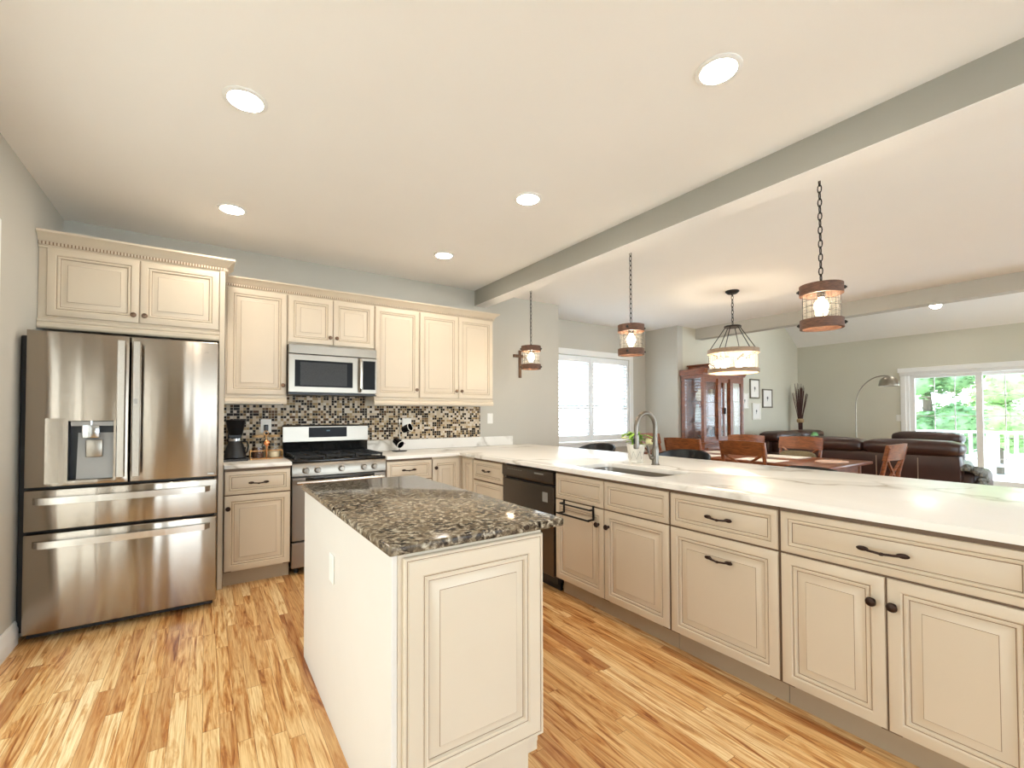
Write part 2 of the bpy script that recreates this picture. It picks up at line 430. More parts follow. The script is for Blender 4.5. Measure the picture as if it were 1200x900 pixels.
# ------------------------------------------------------------------ the house
ZC = 2.727; XL = -.885; YB = 4.55; XE = 10.56; YS = -3.4; T = .14
struct('floor', MB().box(XL - T, XE + T, YS - T, 5.2 + T, -.06, 0), FLOORM)
struct('ceiling', MB().box(XL - T, 6.9, YS - T, 5.2 + T, ZC, ZC + .12), CEILP)
vs = MB()
vs.extrude([(10.56 + T, 2.693 - .7 * T), (10.56 + T, 2.793 - .7 * T), (8.6, 4.165), (7.07, 4.165), (7.07, 4.065), (8.6, 4.065)], YS - T, YB + T, 'y')
struct('ceiling_vault', vs, CEILP)
b = MB(); b.box(2.597, 2.755, YS, YB, 2.5505, ZC, 0).box(2.5975, 2.7545, YS, YB, 2.5465, 2.5505, 1); struct('beam_kitchen', b, [BEAM_SHADE, CEILP])
b = MB(); b.box(6.9, 7.07, YS, YB, 2.5465, 4.165); struct('beam_living', b, WALLP)
w = MB()     # left wall, patio door opening
w.box(XL - T, XL, YS - T, -.55, 0, ZC).box(XL - T, XL, 3.20, YB + T, 0, ZC).box(XL - T, XL, -.55, 3.20, 2.19, ZC)
struct('wall_left', w, WALLP)
w = MB(); w.box(XL - T, 3.87, YB, YB + T, 0, ZC).box(3.73, 3.87, YB + T, 5.2 + T, 0, ZC); struct('wall_kitchen', w, WALLP)
w = MB(); w.box(3.87, 4.22, 5.2, 5.2 + T, 0, ZC).box(5.98, 6.4 + T, 5.2, 5.2 + T, 0, ZC).box(4.22, 5.98, 5.2, 5.2 + T, 0, .85).box(4.22, 5.98, 5.2, 5.2 + T, 2.2, ZC)
struct('wall_bay', w, WALLP)
w = MB(); w.box(6.4, 6.4 + T, YB, 5.2, 0, ZC); struct('wall_bay_side', w, WALLP)
w = MB(); w.box(6.4 + T, XE, YB, YB + T, 0, 4.2); struct('wall_living', w, LIVP)
w = MB(); w.box(XE, XE + T, YS, -2.9, 0, 2.72).box(XE, XE + T, -2.9, .2, 0, .3).box(XE, XE + T, -2.9, .2, 2.25, 2.72).box(XE, XE + T, .2, .93, 0, 2.72).box(XE, XE + T, 2.76, YB + T, 0, 2.72).box(XE, XE + T, .93, 2.76, 2.02, 2.72); struct('wall_right', w, LIVP)
w = MB(); w.box(XL - T, .2, YS - T, YS, 0, 4.2).box(4.2, 7.4, YS - T, YS, 0, 4.2).box(10, XE + T, YS - T, YS, 0, 4.2)
for (xa, xb) in ((.2, 4.2), (7.4, 10)): w.box(xa, xb, YS - T, YS, 2.35, 4.2).box(xa, xb, YS - T, YS, 0, .1)
struct('wall_rear', w, LIVP)

# left patio door (its casing shows at the photo's edge)
d = thing('door_1', None, None); del_ = d; d['kind'] = 'structure'
c = MB(); c.box(XL, XL + .02, 3.20, 3.285, 0, 2.275, bev=.004).box(XL, XL + .02, -.64, -.55, 0, 2.275, bev=.004).box(XL, XL + .02, -.55, 3.20, 2.19, 2.275, bev=.004)
c.build('door_casing', TRIMW, d)
for (y0, y1, x) in ((-.55, .74, XL - .10), (.69, 1.98, XL - .06), (1.93, 3.20, XL - .10)):
    c = MB(); c.box(x - .02, x + .02, y0, y0 + .06, 0, 2.19).box(x - .02, x + .02, y1 - .06, y1, 0, 2.19).box(x - .02, x + .02, y0 + .06, y1 - .06, 2.11, 2.19).box(x - .02, x + .02, y0 + .06, y1 - .06, 0, .12)
    f = c.build('door_panel', TRIMW, d)
    MB().box(x - .003, x + .003, y0 + .06, y1 - .06, .12, 2.11).build('pane', TINTED, f)
for nm, xa, xb in (('added_window_2', .2, 4.2), ('added_window_3', 7.4, 10.0)):  # rear windows added out of view to fill the rooms with daylight
    d = thing(nm, None, None); d['kind'] = 'structure'
    c = MB(); n = round((xb - xa) / 1.3)
    for i in range(n + 1):
        x = xa + (xb - xa - .05) * i / n; c.box(x, x + .05, YS - .1, YS - .05, .1, 2.35)
    c.box(xa, xb, YS - .1, YS - .05, .1, .16).box(xa, xb, YS - .1, YS - .05, 2.29, 2.35); c.build('window_frame', TRIMW, d)
    MB().box(xa + .05, xb - .05, YS - .078, YS - .072, .16, 2.29).build('pane', PANE, d)

d = thing('added_window_4', None, None); d['kind'] = 'structure'  # unseen window added to bring more daylight into the living room
c = MB()
for y in (-2.9, -1.9, -.85, .15): c.box(XE + .05, XE + .10, y, y + .05, .3, 2.25)
c.box(XE + .05, XE + .10, -2.9, .2, .3, .36).box(XE + .05, XE + .10, -2.9, .2, 2.19, 2.25); c.build('window_frame', TRIMW, d)
MB().box(XE + .072, XE + .078, -2.85, .15, .36, 2.19).build('pane', PANE, d)
portal('portal_added_window', (XE + .16, -1.35, 1.27), (3.1, 1.95), (-1, 0, 0))

def baseboard(name, x0, x1, y0, y1, nx, ny):
    m = MB(); prof = [(0, 0), (.018, 0), (.018, .085), (.012, .10), (.012, .115), (.006, .13), (0, .13)]
    if nx: m.extrude([(x0 + nx * p, z) for p, z in prof], y0, y1, 'y')
    else: m.extrude([(y0 + ny * p, z) for p, z in prof], x0, x1, 'x')
    struct(name, m, TRIMW)
baseboard('baseboard_left', XL, 0, 3.287, 3.66, 1, 0)
baseboard('baseboard_living', 6.54, 10.54, YB, 0, 0, -1)
baseboard('baseboard_right', XE, 0, 2.85, 4.53, -1, 0)
baseboard('baseboard_bay', 3.87, 6.4, 5.2, 0, 0, -1)

# bay window with plantation shutters
d = thing('window_1', None, None); d['kind'] = 'structure'
c = MB(); c.box(4.13, 4.22, 5.18, 5.2, .85, 2.29, bev=.004).box(5.98, 6.07, 5.18, 5.2, .85, 2.29, bev=.004).box(4.22, 5.98, 5.18, 5.2, 2.2, 2.29, bev=.004)
c.box(4.10, 6.10, 5.14, 5.2, .82, .85, bev=.005).box(4.13, 6.07, 5.185, 5.2, .74, .82, bev=.004)
c.build('window_frame', TRIMW, d)
c = MB(); c.box(4.22, 5.98, 5.29, 5.33, .85, .91).box(4.22, 5.98, 5.29, 5.33, 2.14, 2.2).box(4.22, 4.27, 5.29, 5.33, .91, 2.14).box(5.93, 5.98, 5.29, 5.33, .91, 2.14).box(5.07, 5.13, 5.29, 5.33, .91, 2.14).box(4.27, 5.07, 5.30, 5.325, 1.5, 1.54).box(5.13, 5.93, 5.30, 5.325, 1.5, 1.54)
s_ = c.build('sash', TRIMW, d); MB().box(4.27, 5.93, 5.308, 5.312, .91, 2.14).build('pane', PANE, s_)
for (x0, x1) in ((4.225, 5.095), (5.105, 5.975)):
    c = MB(); y0, y1 = 5.205, 5.235
    c.box(x0, x0 + .05, y0, y1, .86, 2.19).box(x1 - .05, x1, y0, y1, .86, 2.19)
    for (z0, z1) in ((.86, .95), (1.36, 1.385), (2.10, 2.19)): c.box(x0 + .05, x1 - .05, y0, y1, z0, z1)
    p = c.build('shutter_panel', SHUT, d)
    c = MB()
    for (za, zb) in ((.95, 1.36), (1.385, 2.10)):
        n = int((zb - za) / .058); st = (zb - za) / n
        for i in range(n):
            z = za + st * (i + .5); M = Matrix.Translation(((x0 + x1) / 2, 5.22, z)) @ Matrix.Rotation(math.radians(-18), 4, 'X')
            c.box(-(x1 - x0) / 2 + .052, (x1 - x0) / 2 - .052, -.029, .029, -.0045, .0045, M=M)
    c.build('louvers', SHUT, p)

# sliding door on the right wall
d = thing('door_2', None, None); d['kind'] = 'structure'
c = MB(); c.box(XE - .02, XE, 2.76, 2.835, 0, 2.02, bev=.004).box(XE - .02, XE, .855, .93, 0, 2.02, bev=.004); c.build('door_casing', TRIMW, d)
c = MB(); c.box(XE - .06, XE, .82, 2.865, 2.02, 2.10, bev=.006).box(XE - .03, XE, .84, 2.845, 1.965, 2.02, bev=.004); c.build('door_header', TRIMW, d)
c = MB(); c.box(XE, XE + T, 2.72, 2.76, 0, 2.02).box(XE, XE + T, .93, .97, 0, 2.02).box(XE, XE + T, .97, 2.72, 1.96, 2.02).box(XE, XE + T, .97, 2.72, 0, .04); c.build('jamb', TRIMW, d)
for (y0, y1, x) in ((1.80, 2.72, XE + .045), (.97, 1.89, XE + .10)):
    c = MB(); st = .075
    c.box(x - .02, x + .02, y0, y0 + st, .04, 1.96).box(x - .02, x + .02, y1 - st, y1, .04, 1.96).box(x - .02, x + .02, y0 + st, y1 - st, 1.91, 1.96).box(x - .02, x + .02, y0 + st, y1 - st, .04, .19)
    f = c.build('door_panel', TRIMW, d)
    c = MB(); ya, yb = y0 + st, y1 - st
    for i in (1, 2): c.box(x - .006, x + .006, ya + (yb - ya) * i / 3 - .006, ya + (yb - ya) * i / 3 + .006, .19, 1.91)
    for z in (.54, .89, 1.24, 1.575): c.box(x - .006, x + .006, ya, yb, z - .006, z + .006)
    c.build('grille', TRIMW, f)
    MB().box(x - .002, x + .002, ya, yb, .19, 1.91).build('pane', PANE, f)

# ------------------------------------------------------------------ cabinets
DOOR = [(0, .02, 0), (0, .005, 0), (.002, .0015, 0), (.006, 0, 0), (.040, 0, 0), (.0435, .004, 0), (.0445, .0055, 0), (.0465, .0055, 1), (.051, .002, 0), (.058, .003, 0), (.061, .011, 0), (.0635, .011, 1), (.096, .0025, 0), (.0975, .001, 1), (.099, .001, 0)]
DRAW = [(0, .02, 0), (0, .005, 0), (.002, .0015, 0), (.006, 0, 0), (.026, 0, 0), (.029, .004, 0), (.0305, .0055, 1), (.035, .002, 0), (.041, .003, 0), (.044, .009, 0), (.0465, .009, 1), (.050, .0075, 0)]
PLAIN_DOOR = [(a * .8, y, m) for a, y, m in DOOR]

def add_knob(parent, x, z, y=0.0, mat=BRONZE):
    m = MB(); m.lathe([(.009, -.001), (.009, .003), (.0055, .006), (.0055, .014), (.015, .019), (.0175, .024), (.015, .030), (.006, .033)], (x, y, z), '-y', 16)
    return m.build('knob', mat, parent)
def add_pull(parent, x, z, w=.125, y=0.0):
    m = MB(); h = w / 2
    pts = [(x - h * .82, y - .002, z), (x - h * .78, y - .018, z), (x - h * .5, y - .026, z - .003), (x, y - .028, z - .006), (x + h * .5, y - .026, z - .003), (x + h * .78, y - .018, z), (x + h * .82, y - .002, z)]
    m.tube(pts, [.006, .0065, .005, .0048, .005, .0065, .006], 8)
    for s in (-1, 1): m.ball((x + s * h * .80, y - .0185, z), (.020, .0055, .0095))
    m.ball((x, y - .028, z - .006), (.010, .0065, .0065))
    return m.build('handle', BRONZE, parent)
def front(root, kind, x0, x1, z0, z1, prof=None):
    m = MB(); m.rings(x0, x1, z0, z1, prof or (DOOR if kind == 'door' else DRAW)); return m.build(kind, [CREAM, GLAZE], root)

def base_cabinet(label, loc, rotz, w, depth=.59, hollow=False):
    r = thing('base_cabinet', label, 'cabinet', loc, rotz, 'cream glazed base cabinets')
    m = MB()
    if hollow:
        m.box(0, .018, .02, depth, .115, .883).box(w - .018, w, .02, depth, .115, .883).box(.018, w - .018, .04, depth, .115, .133).box(.018, w - .018, depth - .012, depth, .133, .883)
        m.box(.018, w - .018, .02, .04, .115, .15).box(.018, w - .018, .02, .04, .845, .883).box(.018, w - .018, .02, .04, .66, .70).box(w / 2 - .02, w / 2 + .02, .02, .04, .15, .845)
    else:
        m.box(0, w, .02, depth, .115, .883)
    m.build('carcass', [CREAM], r)
    m = MB()
    for (a, b_) in ((0, .05), (w - .05, w)): m.box(a, b_, .0085, .0198, .118, .882)
    m.box(.05, w - .05, .0085, .0198, .66, .71).box(w / 2 - .03, w / 2 + .03, .0085, .0198, .118, .66) if w > .6 else m.box(.05, w - .05, .0085, .0198, .66, .71)
    m.box(.05, w - .05, .0085, .0198, .84, .882)
    m.build('face_frame', FRAMEM, r)
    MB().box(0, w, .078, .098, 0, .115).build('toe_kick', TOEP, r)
    return r
ZD0, ZD1, ZR0, ZR1 = .124, .679, .688, .861
g = .0035
# --- left of the range
r = base_cabinet('narrow cream base cabinet between refrigerator panel and range', (.117, 3.93, 0), 0, .449)
dr = front(r, 'drawer', .004, .445, ZR0, ZR1); add_pull(dr, .225, .772, .125)
dr = front(r, 'door', .004, .445, ZD0, ZD1); add_knob(dr, .026, .59)
# --- right of the range
r = base_cabinet('cream base cabinet with one drawer directly right of the range', (1.342, 3.93, 0), 0, .44)
dr = front(r, 'drawer', .004, .436, ZR0, ZR1); add_pull(dr, .205, .78, .125)
dr = front(r, 'door', .004, .436, ZD0, ZD1); add_knob(dr, .026, .61)
# --- corner cabinet: L plan, two doors meeting in the inner corner
r = thing('corner_base_cabinet', 'cream corner base cabinet with two narrow doors meeting at the inside corner', 'cabinet', (1.785, 3.93, 0), 0)
m = MB(); m.extrude([(0, .02), (.325, .02), (.325, -.235), (.90, -.235), (.90, .59), (0, .59)], .115, .883, 'z'); m.build('carcass', CREAM, r)
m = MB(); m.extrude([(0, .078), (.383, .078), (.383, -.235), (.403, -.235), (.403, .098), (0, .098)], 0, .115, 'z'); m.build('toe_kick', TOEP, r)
dd = front(r, 'door', .004, .285, ZD0, ZR1); add_knob(dd, .030, .78)
dd = front(r, 'door', .045, .233, ZD0, ZR1, PLAIN_DOOR); dd.location = (.305, .02 + .0, 0); dd.rotation_euler = (0, 0, -PI / 2)
# --- peninsula run, fronts facing -X
R90 = -PI / 2; XP = 2.09
r = base_cabinet('cream drawer base cabinet between corner cabinet and dishwasher', (XP, 3.693, 0), R90, .508)
dr = front(r, 'drawer', .004, .504, ZR0, ZR1); add_pull(dr, .255, .78, .12)
for (z0, z1) in ((.412, .675), (.125, .396)):
    dr = front(r, 'drawer', .004, .504, z0, z1); add_pull(dr, .255, (z0 + z1) / 2, .12)
r = base_cabinet('cream sink base cabinet under the faucet, with a towel bar over its door', (XP, 2.502, 0), R90, .955, hollow=True)
SINKCAB = r
front(r, 'drawer', .005, .470, ZR0, ZR1)['label'] = 'false drawer front'
front(r, 'drawer', .476, .950, ZR0, ZR1)['label'] = 'false drawer front'
dr = front(r, 'door', .005, .470, ZD0, ZD1); add_knob(dr, .428, .583)
dr = front(r, 'door', .476, .950, ZD0, ZD1); add_knob(dr, .512, .583)
r = base_cabinet('cream pull-out cabinet with handles on drawer and door, right of the sink cabinet', (XP, 1.545, 0), R90, .558)
dr = front(r, 'drawer', .005, .553, ZR0, ZR1); add_pull(dr, .287, .776, .13)
dr = front(r, 'door', .005, .553, ZD0, ZD1); add_pull(dr, .287, .575, .13)
r = base_cabinet('wide cream base cabinet at the near right end, one long drawer above two doors', (XP, .985, 0), R90, .755)
dr = front(r, 'drawer', .005, .750, ZR0, ZR1); add_pull(dr, .366, .776, .15)
dr = front(r, 'door', .005, .366, ZD0, ZD1); add_knob(dr, .330, .584)
dr = front(r, 'door', .372, .750, ZD0, ZD1); add_knob(dr, .392, .584)
tag(MB().box(2.11, 2.705, .205, .228, 0, .883).build('peninsula_end_panel', CREAM), 'cream end panel closing the near end of the peninsula below the countertop', 'panel')
m = MB(); m.box(2.686, 2.705, .229, 4.53, 0, .883)
tag(m.build('peninsula_back_panel', CREAM), 'cream panel closing the back of the peninsula on the dining side', 'panel')

# towel bar over the sink door
t = thing('towel_bar', 'black two-rail towel bar hooked over the left sink cabinet door', 'towel bar', (XP, 2.502, 0), R90)
for x in (.10, .385):
    m = MB(); m.box(x - .008, x + .008, -.006, -.002, .60, .690).box(x - .008, x + .008, -.006, .018, .688, .691)
    m.box(x - .006, x + .006, -.060, -.004, .598, .608).box(x - .006, x + .006, -.040, -.004, .662, .672)
    m.build('bracket', BLACKM, t)
MB().tube([(.085, -.058, .603), (.40, -.058, .603)], .0065).build('rail', BLACKM, t)
MB().tube([(.10, -.038, .667), (.385, -.038, .667)], .0055).build('rail', BLACKM, t)

# --- wall cabinets
def wall_cabinet(label, x0, x1, z0, doors, knobs, rail=True, y=4.25):
    r = thing('wall_cabinet', label, 'cabinet', (x0, y, z0), 0, 'cream glazed wall cabinets')
    w = x1 - x0; zt = 2.335 - z0
    MB().box(0, w, .02, YB - y, 0, zt).build('carcass', CREAM, r)
    if rail:
        m = MB(); m.extrude([(.02, .002), (.004, .002), (.004, -.008), (.012, -.010), (.012, -.016), (.002, -.022), (-.004, -.034), (-.004, -.046), (.004, -.048), (.004, -.060), (.03, -.060), (.03, .002)], 0, w, 'x'); m.build('light_rail', [CREAM], r)
    for (a, b2), kn in zip(doors, knobs):
        dd = front(r, 'door', a - x0, b2 - x0, 1.454 - z0 if rail else 1.912 - z0, 2.318 - z0); add_knob(dd, kn[0] - x0, kn[1] - z0, mat=PEWTER)
    return r
wall_cabinet('tall single-door cream wall cabinet beside the refrigerator, above the coffee maker', .125, .576, 1.437, [(.137, .572)], [(.545, 1.535)])
wall_cabinet('short two-door cream wall cabinet above the microwave', .578, 1.330, 1.895, [(.584, .951), (.956, 1.324)], [(.925, 1.975), (.983, 1.975)], rail=False)
wall_cabinet('tall single-door cream wall cabinet right of the microwave', 1.332, 1.786, 1.437, [(1.340, 1.780)], [(1.752, 1.53)])
wall_cabinet('tall two-door cream wall cabinet at the right end of the row', 1.788, 2.665, 1.437, [(1.794, 2.226), (2.231, 2.658)], [(2.198, 1.53), (2.26, 1.53)])

def crown_prof(y, z, s=1.0):   # (y outward negative)
    return [(y + .05, z), (y - .004, z), (y - .004, z + .012 * s), (y - .012, z + .016 * s), (y - .012, z + .040 * s), (y - .020, z + .046 * s), (y - .030, z + .066 * s), (y - .052, z + .084 * s), (y - .060, z + .090 * s), (y - .060, z + .104 * s), (y + .05, z + .104 * s)]
def crown(mb, x0, x1, y, z, s=1.0, right_return=None):
    pr = crown_prof(y, z, s); base = y
    def ring(x, mit):
        return [mb.bm.verts.new((x + mit * (base - p), p, q)) for p, q in pr]
    a, b2 = ring(x0, 0), ring(x1, 1 if right_return else 0)
    rr = [a, b2]
    if right_return: rr.append([mb.bm.verts.new((x1 + (base - p), right_return, q)) for p, q in pr])
    for A, B in zip(rr, rr[1:]):
        for i in range(len(pr)): mb.face([A[i], A[(i + 1) % len(pr)], B[(i + 1) % len(pr)], B[i]], 0)
    mb.face(a, 0); mb.face(rr[-1][::-1], 0)
    n = int((x1 - x0) / .017)
    for i in range(n):
        x = x0 + (i + .25) * (x1 - x0) / n
        mb.box(x, x + .0095, y - .020, y - .011, z + .019 * s, z + .038 * s, 1 if False else 0)
    mb.box(x0, x1, y - .0125, y - .0118, z + .018 * s, z + .039 * s, 1)
    if right_return:
        n = int((right_return - y) / .020)
        for i in range(n):
            yy = y + i * .020; mb.box(x1 + .011, x1 + .020, yy, yy + .011, z + .019 * s, z + .038 * s)
m = MB(); crown(m, .125, 2.665, 4.262, 2.318, .82, 4.54)
tag(m.build('crown_molding', [CREAM, GLAZE]), 'cream dentil crown molding running along the top of the wall cabinet row', 'molding')

# --- refrigerator surround cabinet
r = thing('refrigerator_cabinet', 'deep cream two-door cabinet and side panel framing the refrigerator', 'cabinet', (XL + .002, 3.95, 0))
X0 = -.883
def L(x): return x - X0
m = MB(); m.box(L(-.883), L(.078), .02, .595, 1.862, 2.36); m.build('carcass', CREAM, r)
m = MB(); m.box(L(.079), L(.113), .0, .595, 0, 2.36, bev=.002); m.build('side_panel', CREAM, r)
m = MB(); m.extrude([(.02, 1.834), (.004, 1.834), (-.004, 1.845), (-.004, 1.866), (.004, 1.874), (-.002, 1.880), (-.002, 1.892), (.02, 1.9)], 0, L(.079), 'x'); m.build('bottom_rail', CREAM, r)
dd = front(r, 'door', L(-.842), L(-.388), 1.915, 2.345); add_knob(dd, L(-.415), 1.965, mat=PEWTER)
dd = front(r, 'door', L(-.382), L(.074), 1.915, 2.345); add_knob(dd, L(-.355), 1.965, mat=PEWTER)
m = MB(); crown(m, 0, L(.113), .012, 2.345, .95, .242); m.build('crown_molding', [CREAM, GLAZE], r)

# ------------------------------------------------------------------ worktops, splash
ZT, ZTB = .914, .884
tag(MB().box(.1145, .572, 3.905, 4.55, ZTB, ZT, bev=.004, seg=2).build('countertop', QUARTZ), 'short white quartz countertop left of the range, under the coffee maker', 'countertop')
def slab_with_hole(outer, hole, z0, z1, bev):
    m = MB(); bm = m.bm; eds = []
    for loop in (outer, hole):
        vsx = [bm.verts.new((x, y, z1)) for x, y in loop]
        for i in range(len(vsx)): eds.append(bm.edges.new((vsx[i], vsx[(i + 1) % len(vsx)])))
    bmesh.ops.triangle_fill(bm, edges=eds, use_beauty=True)
    bmesh.ops.recalc_face_normals(bm, faces=bm.faces[:])
    ret = bmesh.ops.extrude_face_region(bm, geom=bm.faces[:])
    bmesh.ops.translate(bm, verts=[v for v in ret['geom'] if isinstance(v, bmesh.types.BMVert)], vec=(0, 0, z0 - z1))
    bmesh.ops.recalc_face_normals(bm, faces=bm.faces[:])
    ed = [e for e in bm.edges if all(abs(v.co.z - z1) < 1e-5 for v in e.verts) and len(e.link_faces) == 2 and abs(e.link_faces[0].normal.dot(e.link_faces[1].normal)) < .3]
    bmesh.ops.bevel(bm, geom=ed, offset=bev, segments=2, affect='EDGES', profile=.5)
    return m
hx0, hx1, hy0, hy1, hr = 2.195, 2.565, 1.715, 2.435, .05
hole = []
for (cx, cy, a0) in ((hx1 - hr, hy1 - hr, 0), (hx0 + hr, hy1 - hr, 90), (hx0 + hr, hy0 + hr, 180), (hx1 - hr, hy0 + hr, 270)):
    for i in range(6):
        a = math.radians(a0 + i * 18); hole.append((cx + hr * math.cos(a), cy + hr * math.sin(a)))
outer = [(1.339, 3.905), (2.062, 3.905), (2.062, .195), (3.37, .195), (3.37, 4.548), (1.339, 4.548)]
CT = slab_with_hole(outer, hole, ZTB, ZT, .004).build('peninsula_countertop', QUARTZ)
tag(CT, 'large L-shaped white quartz countertop of the peninsula with grey veins', 'countertop')
tag(MB().box(1.345, 3.12, 4.528, 4.549, .9145, 1.022, bev=.002).build('quartz_splash', QUARTZ), 'low white quartz upstand along the wall at the back of the counter', 'backsplash')
m = MB(); m.box(.117, 1.341, 4.538, 4.549, .9145, 1.375).box(1.341, 2.662, 4.538, 4.549, 1.0225, 1.375).box(.577, 1.331, 4.538, 4.549, 1.375, 1.464)
tag(m.build('mosaic_backsplash', MOSAIC), 'brown and beige mosaic tile backsplash behind the range', 'backsplash')

# sink and faucet
s_ = thing('sink', 'undermount stainless steel sink set into the peninsula countertop', 'sink', (2.38, 2.075, .882))
m = MB(); bm = m.bm
def rr(hx, hy, r_, z, n=6):
    out = []
    for (cx, cy, a0) in ((hx - r_, hy - r_, 0), (-hx + r_, hy - r_, 90), (-hx + r_, -hy + r_, 180), (hx - r_, -hy + r_, 270)):
        for i in range(n):
            a = math.radians(a0 + i * 90 / (n - 1)); out.append(bm.verts.new((cx + r_ * math.cos(a), cy + r_ * math.sin(a), z)))
    return out
rg = [rr(.205, .38, .06, .0), rr(.188, .363, .052, .0), rr(.184, .359, .05, -.02), rr(.176, .351, .05, -.185), rr(.15, .325, .05, -.2)]
for A, B in zip(rg, rg[1:]):
    for i in range(len(A)): m.face([A[i], A[(i + 1) % len(A)], B[(i + 1) % len(A)], B[i]], 0, True)
m.face(rg[-1], 0); m.build('bowl', SINKST, s_)
MB().lathe([(.042, -.199), (.042, -.196), (.03, -.1965), (.028, -.198)], (0, 0, 0), 'z', 20).build('drain', CHROME, s_)
f = thing('faucet', 'tall gooseneck pull-down kitchen faucet behind the sink', 'faucet', (2.735, 2.137, ZT))
m = MB(); m.lathe([(.030, 0), (.030, .006), (.026, .010), (.024, .11), (.021, .125), (.0175, .14)], (0, 0, 0), 'z', 20)
m.build('base', FAUCETM, f)
pts = [(0, 0, .13), (0, 0, .27)] + [(-.103 + .103 * math.cos(a), 0, .27 + .108 * math.sin(a)) for a in [PI * i / 14 for i in range(1, 14)]] + [(-.206, 0, .27), (-.206, 0, .245)]
MB().tube(pts, .0165, 14).build('neck', FAUCETM, f)
m = MB(); m.lathe([(.013, 0), (.013, -.022), (.017, -.026), (.020, -.10), (.0195, -.118), (.015, -.122)], (-.206, 0, .247), 'z', 16); sp = m.build('spray_head', FAUCETM, f)
MB().box(-.230, -.222, -.007, .007, .16, .2, bev=.002).build('spray_button', BLACKP, sp)
m = MB(); m.lathe([(.016, 0), (.016, .05), (.012, .056)], (0, 0, .055), '-x', 14); m.tube([(-.055, 0, .055), (-.068, 0, .075), (-.086, -.0, .13), (-.092, 0, .145)], [.008, .009, .0075, .006], 10); m.build('handle', FAUCETM, f)

# ------------------------------------------------------------------ island
isl = thing('kitchen_island', 'freestanding cream kitchen island cabinet under the brown granite top', 'island', (0, 0, 0))
m = MB(); m.box(.463, .975, 1.272, 2.60, .115, .883); m.build('carcass', CREAM, isl)
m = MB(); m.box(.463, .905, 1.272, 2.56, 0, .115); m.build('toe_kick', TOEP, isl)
m = MB(); m.box(.445, .463, 1.258, 2.612, 0, .883, bev=.002); m.build('side_panel', LIT_CREAM, isl)
m = MB(); m.box(.463, .99, 1.256, 1.272, .0, .118).box(.463, .99, 1.256, 1.272, .118, .883); 
m = MB(); m.extrude([(.463, 0), (.925, 0), (.925, .175), (.982, .175), (.982, .883), (.463, .883)], 1.256, 1.272, 'y'); m.build('end_frame', CREAM, isl)
m = MB(); big = [(0, .016, 0), (0, .004, 0), (.003, 0, 0), (.008, 0, 0), (.010, .0035, 0), (.012, .0035, 1), (.016, 0, 0), (.058, 0, 0), (.062, .004, 0), (.063, .005, 0), (.065, .005, 1), (.070, .001, 0), (.077, .002, 0), (.080, .011, 0), (.0825, .011, 1), (.112, .002, 0), (.1135, .0005, 1), (.115, .0005, 0)]
m.rings(.476, .981, .185, .872, big); o = m.build('end_panel', [CREAM, GLAZE], isl); o.location = (0, 1.240, 0)
m = MB()
for k in range(2):   # doors on the side that faces the peninsula
    m.rings(.02 + .66 * k, .64 + .66 * k, .125, .86, DOOR); 
    o = m.build('door', [CREAM, GLAZE], isl); o.rotation_euler = (0, 0, PI / 2); o.location = (.997, 1.272, 0); m = MB()
MB().box(.438, .445, 1.935, 2.005, .59, .705, bev=.0025).build('outlet_plate', WHITEP, isl)
m = MB(); m.box(.430, 1.075, 1.236, 2.625, ZTB, ZT, bev=.008, seg=3)
tag(m.build('island_countertop', GRANITE), 'polished brown speckled granite top on the island', 'countertop')

# ------------------------------------------------------------------ refrigerator
fr = thing('refrigerator', 'stainless French-door refrigerator with ice dispenser in the left corner', 'refrigerator', (0, 3.59, 0))
MB().box(-.880, .055, .078, .88, .05, 1.745, bev=.004).build('body', BLACKP, fr)
for x in (-.78, -.02):
    for y in (.16, .78): MB().lathe([(.025, 0), (.025, .05)], (x, y, 0), 'z', 12).build('foot', BLACKP, fr)
MB().box(-.84, .05, .085, .12, .01, .05).build('base_grille', BLACKP, fr)
# left door with dispenser opening
ld = MB(); cx0, cx1, cz0, cz1 = -.664, -.463, .905, 1.252; lx0, lx1, lz0, lz1 = -.842, -.3925, .875, 1.77
bm = ld.bm
def quadgrid(xs, zs, y, skip):
    V = {(i, j): bm.verts.new((x, y, z)) for i, x in enumerate(xs) for j, z in enumerate(zs)}
    for i in range(len(xs) - 1):
        for j in range(len(zs) - 1):
            if (i, j) != skip: ld.face([V[i, j], V[i + 1, j], V[i + 1, j + 1], V[i, j + 1]], 0)
    return V
xs = [lx0 + .008, cx0, cx1, lx1 - .008]; zs = [lz0 + .008, cz0, cz1, lz1 - .008]
V = quadgrid(xs, zs, 0, (1, 1))
rim = [V[i, 0] for i in range(4)] + [V[3, j] for j in range(1, 4)] + [V[i, 3] for i in (2, 1, 0)] + [V[0, j] for j in (2, 1)]
def shift(v, dx, dz, y): return bm.verts.new((v.co.x + dx, y, v.co.z + dz))
def side(v): return ((-1 if abs(v.co.x - xs[0]) < 1e-6 else 1 if abs(v.co.x - xs[3]) < 1e-6 else 0), (-1 if abs(v.co.z - zs[0]) < 1e-6 else 1 if abs(v.co.z - zs[3]) < 1e-6 else 0))
o1 = [shift(v, side(v)[0] * .0055, side(v)[1] * .0055, .0025) for v in rim]; o2 = [shift(v, side(v)[0] * .008, side(v)[1] * .008, .008) for v in rim]; o3 = [shift(v, side(v)[0] * .008, side(v)[1] * .008, .075) for v in rim]
n = len(rim)
for A, B, sm in ((rim, o1, True), (o1, o2, True), (o2, o3, False)):
    for i in range(n): ld.face([A[i], A[(i + 1) % n], B[(i + 1) % n], B[i]], 0, sm)
ld.face(o3[::-1], 0)
inn = [V[1, 1], V[2, 1], V[2, 2], V[1, 2]]; inb = [bm.verts.new((v.co.x, .068, v.co.z)) for v in inn]
